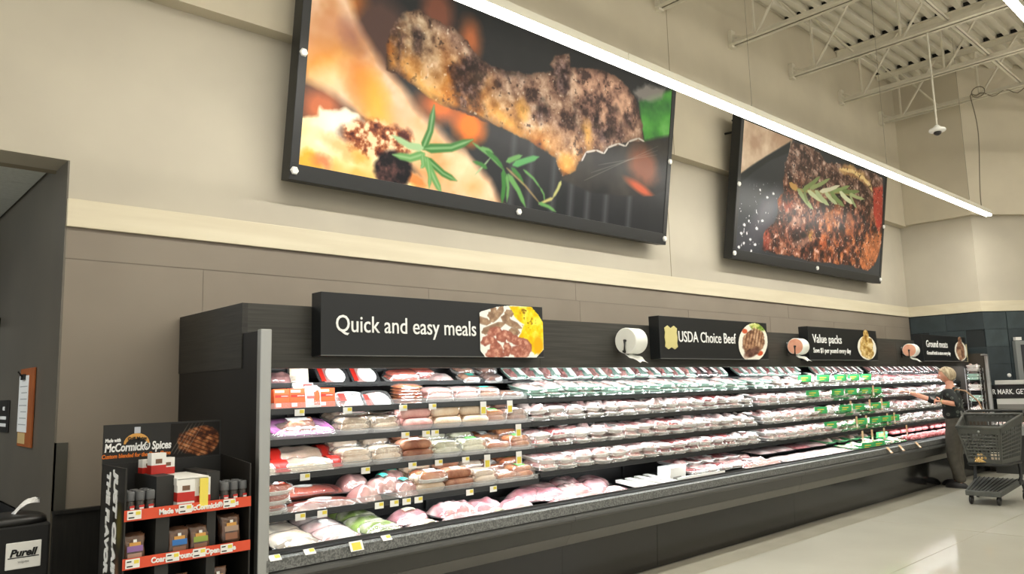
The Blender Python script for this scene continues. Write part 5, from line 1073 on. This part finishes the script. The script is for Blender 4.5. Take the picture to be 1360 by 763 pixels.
MB().box(-.012,-.25,0,0,.2,.55).obj('board', M_cork, t, bev=.002)
MB().box(-.0145,-.1,.10,-.0125,.215,.50).obj('sheet', M_lab, t); MB().box(-.0145,-.06,.02,-.0125,.18,.095).obj('note', mat('note_tan', (206,176,120), .6), t)
MB().box(-.03,.0,.47,-.0146,.10,.51).tube([(-.03,.05,.49),(-.055,.05,.53)], .006, 6).obj('clip', M_blk, t)
for k in range(7): MB().box(-.0152,-.07,.15+.045*k,-.0146,.18-.03*(k % 3),.156+.045*k).obj('ruled_line', mat('print_grey',(170,170,168),.6), t)
t = thing('door_sign', 'small black plate with white print on the alcove wall', 'sign', (1.178,7.2,1.36))
MB().box(-.008,-.2,0,0,.2,.25).obj('plate', M_blk, t, bev=.003); MB().box(-.0095,-.05,.17,-.008,.03,.20).box(-.0095,-.12,.10,-.008,.12,.125).box(-.0095,-.12,.045,-.008,.12,.07).obj('print', M_lab, t)
t = thing('alcove_fill_lamp', 'unseen fill lamp added to brighten the alcove', 'lamp', (-.9,7.0,3.17))  # out-of-view lamp added to lift the dark alcove; its lens sides glow too
MB().box(-.3,-.6,0,.3,.6,.03).obj('housing', M_hous, t); MB().box(-.29,-.59,-.10,.29,.59,0).obj('lens', mat('fill_lens_cool', (236,246,255), .5, emit=16), t)
# ------------------------------------------------------------------ skinned figures
def skin_mesh(name, verts, edges, radii, roots, m, sub=2):
    me = bpy.data.meshes.new(name); me.from_pydata(verts, edges, []); o = bpy.data.objects.new(name, me); C.objects.link(o)
    md = o.modifiers.new('skin', 'SKIN'); md.use_smooth_shade = True; md.branch_smoothing = .6
    if not me.skin_vertices: me.skin_vertices.new()
    sv = me.skin_vertices[0].data
    for i, r in enumerate(radii): sv[i].radius = r if isinstance(r, tuple) else (r, r); sv[i].use_root = i in roots
    s = o.modifiers.new('sub', 'SUBSURF'); s.levels = sub; s.render_levels = sub
    dg = bpy.context.evaluated_depsgraph_get(); out = bpy.data.meshes.new_from_object(o.evaluated_get(dg)); bpy.data.objects.remove(o)
    out.materials.clear(); out.materials.append(m); out.polygons.foreach_set('use_smooth', [True]*len(out.polygons)); out.name = name
    return out
class Sk:
    def __init__(s): s.v = []; s.e = []; s.r = []; s.roots = []
    def p(s, co, r, prev=None, root=False):
        s.v.append(tuple(co)); s.r.append(r); i = len(s.v)-1
        if prev is not None: s.e.append((prev, i))
        if root: s.roots.append(i)
        return i
    def chain(s, pts, prev=None, root=False):
        for k, (co, r) in enumerate(pts): prev = s.p(co, r, prev, root and k == 0)
        return prev
    def obj(s, name, m, parent, sub=2): return place(skin_mesh(name, s.v, s.e, s.r, s.roots, m, sub), name, parent)
def hand(sk, wrist, d, nrm, side, curl=.5):
    d = Vector(d).normalized(); n = Vector(nrm).normalized(); s = d.cross(n)*side; w_ = Vector(wrist)
    pm = sk.chain([(w_, (.024,.018)), (w_+d*.045, (.036,.016)), (w_+d*.085, (.038,.014))], None, True)
    for k, L in enumerate((.068,.078,.072,.056)):
        b = w_+d*.07+s*(.028-.0185*k); c1 = b+(d*math.cos(curl*.5)+n*math.sin(curl*.5))*L*.5; c2 = c1+(d*math.cos(curl*1.2)+n*math.sin(curl*1.2))*L*.32; c3 = c2+(d*math.cos(curl*1.9)+n*math.sin(curl*1.9))*L*.25
        sk.chain([(b,.009),(b+(c1-b)*.5,.0092),(c1,.0088),(c2,.008),(c3,.0065)], None, True)
    b = w_+d*.02+s*.022; sk.chain([(b,.011),(b+d*.022+s*.022+n*.006,.0105),(b+d*.05+s*.032+n*.012,.0095),(b+d*.07+s*.034+n*.018,.0075)], None, True)
M_skin = mat('skin', (222,166,140), .5, col2=(210,150,124), scale=9); M_hair = mat('hair_ash_blonde', (198,184,154), .55, col2=(148,130,102), scale=40, stretch=(1,1,.2))
M_trs = mat('trousers_olive', (74,70,60), .8, col2=(62,58,50), scale=14); M_shoe = mat('shoe_black', (26,24,24), .4)
# patterned blouse: dark green-black with scattered grey rosettes
M_blz = bpy.data.materials.new('blouse_print'); M_blz.use_nodes = True; nt = M_blz.node_tree; bs = nt.nodes['Principled BSDF']; bs.inputs['Roughness'].default_value = .8
vo = nt.nodes.new('ShaderNodeTexVoronoi'); vo.inputs['Scale'].default_value = 13; tc = nt.nodes.new('ShaderNodeTexCoord'); rp = nt.nodes.new('ShaderNodeValToRGB'); nt.links.new(tc.outputs['Object'], vo.inputs['Vector'])
nt.links.new(vo.outputs['Distance'], rp.inputs['Fac']); nt.links.new(rp.outputs['Color'], bs.inputs['Base Color']); e = rp.color_ramp.elements
e[0].position = 0; e[0].color = lin((96,100,92)); e[1].position = .62; e[1].color = lin((24,28,28)); x1 = e.new(.14); x1.color = lin((44,50,48)); x2 = e.new(.24); x2.color = lin((98,104,96)); x3 = e.new(.36); x3.color = lin((26,32,32))
wm = thing('person', 'person with short ash-blonde hair in dark patterned blouse and olive trousers, reaching into case', 'person', (12.4,4.0,0))
wm.scale = (1.13, 1.08, 1.0)
# local frame: +Y towards the case, -X towards the camera; the near arm is the left one
sk = Sk()
pel = sk.p((0,-.01,.92), (.13,.11), None, True); wa = sk.p((0,0,1.06), (.115,.095), pel); ch = sk.p((0,.0,1.25), (.14,.105), wa); nb = sk.p((0,-.01,1.42), (.075,.065), ch); nk = sk.p((0,.01,1.50), (.052,.052), nb); hd = sk.p((0,.03,1.58), (.05,.055), nk)
def arm(sh, el, wr, tr_=(.052,.043,.038,.028)):
    a = sk.chain([(((sh[0]*.55),0,1.385), .06), (sh, tr_[0]), (tuple((Vector(sh)+Vector(el))/2), .046), (el, tr_[1]), (tuple((Vector(el)+Vector(wr))/2), tr_[2]), (wr, tr_[3])], ch); return a
LS, LE, LW = (-.175,-.02,1.385), (-.27,-.16,1.19), (-.25,.05,1.235)
RS, RE, RW = (.175,.03,1.385), (.10,.27,1.235), (-.08,.50,1.365)
arm(LS, LE, LW); arm(RS, RE, RW)
def leg(x, y0, yk, yf, zf=.07): return sk.chain([((x*.9,-.01,.84), (.095,.09)), ((x,y0,.66), .082), ((x*1.02,yk,.48), .06), ((x*1.02,yk-.02,.34), .054), ((x*1.02,yf,.12), .037), ((x*1.02,yf,zf), .036), ((x*1.05,yf+.1,.035), (.032,.022)), ((x*1.07,yf+.17,.03), (.026,.018))], pel)
leg(-.09, .0, .02, -.05); leg(.09, .02, .05, .06)
hand(sk, LW, (.25,.95,.12), (1,-.2,-.3), -1, .9); hand(sk, RW, Vector(RW)-Vector(RE)+Vector((0,0,-.04)), (-.1,0,-1), 1, .45)
sk.obj('body', M_skin, wm)
# head with face
def headmesh():
    mb = MB(); nu, nv = 40, 28; rg = []
    for j in range(nv+1):
        th = math.pi*(.01+.98*j/nv); z = -math.cos(th); ring = []
        for i in range(nu):
            ph = 2*math.pi*i/nu; x = math.sin(th)*math.cos(ph); y = math.sin(th)*math.sin(ph)
            wx = .074*(1-.22*max(0,-z)**1.5); wy = .095*(1-.10*max(0,-z)); X = x*wx; Yv = y*wy; Z = z*.118
            fr = max(0, y); g = lambda cx, cz, sx, sz: math.exp(-((X-cx)/sx)**2-((Z-cz)/sz)**2)*(1 if y > 0 else 0)
            Yv += .022*g(0,-.022,.011,.020)+.012*g(0,-.005,.009,.03)-.010*g(.030,.008,.017,.013)-.010*g(-.030,.008,.017,.013)+.007*g(0,-.062,.022,.009)-.004*g(0,-.066,.022,.003)+.010*g(0,-.098,.022,.018)+.004*g(0,.030,.05,.012)
            if z < -.3 and y < 0: Yv *= .82
            ring.append((X,Yv,Z))
        rg.append(ring)
    return mb.rings(rg)
HC = Matrix.Translation((-.01,.035,1.612)) @ Matrix.Rotation(.22, 4, 'Z') @ Matrix.Rotation(-.16, 4, 'X') @ Matrix.Diagonal((.98,.98,.95,1))
h = headmesh().obj('head', M_skin, wm, True); h.matrix_basis = HC
for s_ in (-1, 1):
    e_ = MB().sphere((s_*.030,.074,.008), .0125, 12, 8).obj('eye', mat('eye_white', (232,228,222), .2), h, True); MB().sphere((s_*.030,.083,.008), .0058, 10, 6).obj('iris', mat('iris_dark', (60,70,80), .2), e_, True)
    MB().tube([(s_*.016,.090,.026),(s_*.032,.088,.030),(s_*.046,.078,.025)], .0025, 5).obj('eyebrow', M_hair, h)
    MB().sphere((s_*.074,.0,-.012), (.010,.020,.031), 12, 8).obj('ear', M_skin, h, True)
MB().sphere((0,.094,-.064), (.020,.006,.0065), 12, 6).obj('lips', mat('lips_rose', (190,104,98), .4), h, True)
hr = MB(); nu, nv = 72, 34; rg = []
for j in range(nv+1):
    t_ = j/nv; ring = []
    for i in range(nu):
        ph = 2*math.pi*i/nu; fr = math.sin(ph)   # +1 towards the face
        low = 1.02 if fr > .5 else (1.02+(.5-fr)*1.7)   # polar angle where the hair stops (longer at the back)
        low = min(low, 2.55); th = .02+t_*low; n3 = mnoise.noise(Vector((math.cos(ph)*4, math.sin(ph)*4, t_*1.2)))*.010+mnoise.noise(Vector((math.cos(ph)*16, math.sin(ph)*16, t_*2)))*.006
        flare = 1.0+.05*math.sin(min(t_,1)*math.pi); k = 1.0 if t_ < .97 else .93
        ring.append(((.090*flare+n3)*math.sin(th)*math.cos(ph)*k, (.108*flare+n3)*math.sin(th)*math.sin(ph)*k-.008, (.128+n3)*math.cos(th)*(1.0 if th < 1.6 else .92)))
    rg.append(ring)
hr.rings(rg, False); ho = hr.obj('hair', M_hair, h, True); md = ho.modifiers.new('s', 'SOLIDIFY'); md.thickness = .010
# blouse: torso plus three-quarter sleeves
sk = Sk(); b0 = sk.p((0,-.01,.93), (.19,.165), None, True); b1 = sk.p((0,0,1.10), (.178,.15), b0); b2 = sk.p((0,.0,1.27), (.182,.142), b1); b3 = sk.p((0,-.01,1.41), (.09,.078), b2); b4 = sk.p((0,-.005,1.455), (.068,.064), b3)
def slv(sh, el, wr, f): 
    m_ = (Vector(sh)+Vector(el))/2; e2 = Vector(el).lerp(Vector(wr), f); sk.chain([((sh[0]*.55,0,1.365), .078), (sh, .074), (tuple(m_), .070), (el, .066), (tuple(e2), .060)], b2)
slv(LS, LE, LW, .18); slv(RS, RE, RW, .30); sk.obj('blouse', M_blz, wm)
sk = Sk(); p0 = sk.p((0,-.01,1.10), (.155,.135), None, True); p1 = sk.p((0,-.02,.90), (.182,.165), p0)
for x, y0, yk, yf in ((-.09,.0,.02,-.05),(.09,.02,.05,.06)): sk.chain([((x*.95,-.015,.82), (.115,.125)), ((x,y0,.66), .105), ((x*1.02,yk,.48), .088), ((x*1.02,yk-.02,.32), .080), ((x*1.02,yf-.005,.06), .070)], p1)
sk.obj('trousers', M_trs, wm)
for x, yf, nm in ((-.095,-.05,'shoe'),(.095,.06,'shoe')):
    MB().rings([[(x+.046*a*c_, yf+.06+.14*c_y*b, z) for c_, c_y in [(math.cos(2*math.pi*k/18), math.sin(2*math.pi*k/18)) for k in range(18)]] for a, b, z in ((.95,1,0),(1.02,1.03,.012),(.95,.98,.04),(.75,.75,.075),(.6,.45,.09))]).obj('shoe', M_shoe, wm, True)
MB().tube([(-.25+.033*math.cos(a), .03-.006*math.cos(a), 1.232+.033*math.sin(a)) for a in [2*math.pi*k/20 for k in range(21)]], .006, 6).obj('wristwatch', mat('watch_gold', (226,210,160), .25, metal=.6), wm, True)
tag(MB().box(-.05,-.035,-.0006,.05,.035,.0006).obj('paper_slip', M_lab, None, loc=(12.165,4.175,1.275)), 'white slip of paper in the hand of the person at the case', 'paper').rotation_euler = (.5,.3,.3)
# shoulder bag of the person
t = thing('shoulder_bag', 'brown shoulder bag with tan strap at the back of the person', 'bag', (12.25,3.66,.95))
MB().rings([[(x*a,y*a,z) for x, y in sup(18, .055, .13, 3)] for a, z in ((.8,-.13),(1,-.11),(1.05,0),(.95,.10),(.6,.13))]).obj('bag_body', mat('bag_brown', (70,58,46), .5, col2=(58,48,38), scale=10), t, True)
MB().tube([(0,-.11,.1),(.0,-.05,.28),(.0,.10,.43),(.0,.22,.455),(.02,.30,.38)], .011, 6).obj('strap', mat('strap_tan', (166,132,100), .5), t, True)

# ------------------------------------------------------------------ two-tier shopping cart
M_cart = mat('cart_plastic_grey', (82,84,80), .5, col2=(74,76,72), scale=10); M_cdk = mat('cart_plastic_dark', (36,37,37), .5)
t = thing('shopping_cart', 'dark grey two-tier plastic shopping cart beside the person', 'shopping cart', (11.1,3.25,0))
TF = [(-.34,.20,.95),(-.38,-.29,.95),(.42,-.34,1.08),(.42,.34,1.08)]   # top corners: front-left(+Y), front-right, rear-right, rear-left
BF = [(-.16,.155,.50),(-.18,-.215,.50),(.40,-.27,.50),(.40,.27,.50)]
TF = [Vector(a) for a in TF]; BF = [Vector(a) for a in BF]
names_ = ('basket_front','basket_side','basket_back','basket_side')
for k in range(4):
    a, b, c_, d_ = TF[k], TF[(k+1) % 4], BF[(k+1) % 4], BF[k]; P = lambda u, v: (a.lerp(b, u)).lerp(d_.lerp(c_, u), v)
    nm = names_[k]; root = MB().tube([P(0,.0),P(1,.0)], .001, 4).obj(nm, M_cart, t)
    L = (b-a).length; nu_ = max(5, int(L/.045)); nv_ = 8
    g = MB(); no = (b-a).cross(d_-a).normalized()*.004
    def strip_(u0, v0, u1, v1):
        q = [P(u0,v0),P(u1,v0),P(u1,v1),P(u0,v1)]; g.add([tuple(p+no) for p in q]+[tuple(p-no) for p in q], [(0,1,2,3),(7,6,5,4),(0,4,5,1),(1,5,6,2),(2,6,7,3),(3,7,4,0)])
    strip_(0,0,1,.16); strip_(0,.88,1,1); strip_(0,0,.05,1); strip_(.95,0,1,1)
    for i in range(1, nu_): u = i/nu_; strip_(u-.07/nu_*1.4,.16,u+.07/nu_*1.4,.88) if i % 3 else strip_(u-.16/nu_,.16,u+.16/nu_,.88)
    for i in range(1, nv_): v = .16+.72*i/nv_; strip_(0,v-.014,1,v+.014)
    go = g.obj('lattice', M_cart, root); go['kind'] = 'stuff'
rim = MB().tube([tuple(TF[k % 4]+Vector((0,0,.005))) for k in range(5)], .019, 8).obj('rim', M_cart, t, True)
fl = MB().add([tuple(p) for p in BF]+[tuple(p+Vector((0,0,.012))) for p in BF], [(0,1,2,3),(7,6,5,4),(0,4,5,1),(1,5,6,2),(2,6,7,3),(3,7,4,0)]).obj('basket_floor', M_cdk, t)
MB().tube([tuple(p+Vector((0,0,-.012))) for p in BF+BF[:1]], .02, 8).obj('lower_rim', M_cdk, t, True)
hc = MB()
for i in range(9): hc.box(.30,-.25+.055*i,1.06,.42,-.25+.055*i+.012,1.072)
hc.obj('child_seat_grid', M_cart, t)
MB().tube([(.42,-.34,1.08),(.56,-.33,1.12),(.58,0,1.125),(.56,.33,1.12),(.42,.34,1.08)], .018, 8).obj('handle', M_cdk, t, True)
MB().tube([(.36,.33,1.07),(.30,.33,1.12),(.24,.30,1.06),(.20,.30,1.0)], .014, 8).obj('bracket_loop', M_cart, t, True)
for s_ in (-1, 1):
    MB().tube([(.38,s_*.25,.50),(.40,s_*.26,.40),(.38,s_*.26,.30),(.30,s_*.25,.22)], [.024,.02,.02,.024], 8).obj('post', M_cdk, t, True)
    MB().tube([(.40,s_*.26,.26),(.44,s_*.27,.14),(.46,s_*.27,.10)], .02, 8).obj('rear_leg', M_cdk, t, True)
dk = MB(); dd = [(-.30,.19),(-.28,-.20),(.42,-.27),(.42,.27)]
zt_ = [.175,.175,.27,.27]; dk.add([(x,y,z) for (x, y), z in zip(dd, zt_)]+[(x,y,z-.065) for (x, y), z in zip(dd, zt_)], [(0,1,2,3),(7,6,5,4),(0,4,5,1),(1,5,6,2),(2,6,7,3),(3,7,4,0)])
dk.obj('lower_deck', M_cart, t, bev=.012)
rd = MB()
for i in range(9): y = -.16+.04*i; rd.add([(-.27,y-.003,.178),(-.27,y+.003,.178),(.40,y*1.35+.003,.271),(.40,y*1.35-.003,.271),(-.27,y-.003,.184),(-.27,y+.003,.184),(.40,y*1.35+.003,.277),(.40,y*1.35-.003,.277)], [(0,1,2,3),(7,6,5,4),(0,4,5,1),(1,5,6,2),(2,6,7,3),(3,7,4,0)])
rd.obj('deck_ribs', M_cdk, t)['kind'] = 'stuff'
for x, y in ((-.22,.145),(-.17,-.145),(.44,.27),(.44,-.27)):
    cs = MB().box(x-.02,y-.022,.055,x+.02,y-.016,.12).box(x-.02,y+.016,.055,x+.02,y+.022,.12).box(x-.02,y-.022,.10,x+.02,y+.022,.13).obj('caster', M_cdk, t)
    MB().lathe([(.02,-.014),(.054,-.014),(.058,-.008),(.058,.008),(.054,.014),(.02,.014)], 20, Matrix.Translation((x-.012,y,.058)) @ Matrix.Rotation(math.pi/2, 4, 'X')).obj('wheel', M_blk, cs, True)
MB().sphere((-.362,-.05,.905), (.006,.014,.014), 10, 6).obj('badge', M_alu, t, True)
yb = p_vac(.20,.15,.11,mat('fruit_yellow', (224,184,50), .5, col2=(206,150,40), scale=18),91,flange=.01)
inst(yb, 'yellow_produce_bag', 'yellow bagged item lying in the grey shopping cart', 'produce bag', (10.99,3.28,.515), .3)
wc = p_box(.14,.10,.10,M_bac,[('label',M_lab,(-.3,.3,.3,.8))], False); inst(wc, 'cream_package', 'cream package next to the yellow item in the cart', 'package', (11.18,3.16,.515), .2)

# ------------------------------------------------------------------ service counter along the end wall, screen above it
t = thing('end_counter_case', 'dark low display counter with black lettered band along the end wall', 'display case', (14.95,4.12,0))
def ec(mb, n_, m, bev=0): return mb.obj(n_, m, t, bev=bev, loc=(-14.95,-4.12,0))
yA, yB = 4.12, .6
ec(MB().box(14.95,yB,1.20,15.15,4.5,1.42), 'sign_band', M_blk); ec(MB().box(14.93,yB,1.43,15.18,yA,1.50).box(14.93,yB,1.10,15.0,yA,1.19), 'light_frame', mat('frame_pale', (196,198,192), .45))
ec(MB().box(14.93,yB,1.02,15.0,yA,1.10), 'lower_frame', mat('frame_grey', (120,120,114), .45)); ec(MB().box(15.15,yB,.0,15.18,yA,1.5), 'back_panel', mat('counter_back', (96,90,74), .6))
ec(MB().box(14.5,yB,.0,15.15,yA,.74), 'base', M_body); ec(MB().box(14.42,yB,.62,14.52,yA,.76), 'front_lip', M_alu, .006)
ec(MB().box(15.02,yB,1.06,15.06,yA,1.08), 'light_bar', led)
text('YOUR MARK. GET SET. GRILL.', .12, (14.948,4.36,1.268), t, M_wh, right=(0,-1,0), up=(0,0,1), width=1.12, bold=.001)
for i in range(22):
    inst(tr('pale', i % 6), 'counter_package', 'white package on the end counter, %s from the meat case' % (ORD[i % 11]+(' in the front row' if i < 11 else ' in the back row')), 'package', (14.68+.24*(i//11),4.02-.25*(i % 11),.745), math.pi/2+R_.uniform(-.1,.1), group='white packages on the end counter', sc=(.9,.75,1.5))
al = math.atan2(-.82, 1.05)
t = thing('wall_screen', 'grey-framed dark screen on the teal wall at the right edge', 'screen', (15.2+.50*math.cos(al),4.29+.50*math.sin(al),1.455), al)
MB().box(0,-.10,0,1.3,-.02,.72).obj('frame', mat('screen_frame', (132,136,134), .45), t, bev=.006); MB().box(.09,-.104,.02,1.25,-.098,.65).obj('screen', mat('screen_glass', (8,9,11), .08), t)
MB().box(.02,-.09,.73,.13,-.03,.785).obj('sensor', M_white, t)
t = thing('wall_button', 'small round white disc on the teal wall left of the screen', 'wall fitting', (15.2+.375*math.cos(al),4.29+.375*math.sin(al),1.58), al)
MB().lathe([(.035,0),(.035,.012),(.028,.018)], 16, Matrix.Translation((0,-.02,0)) @ Matrix.Rotation(math.pi/2, 4, 'X')).obj('disc', M_white, t, True)
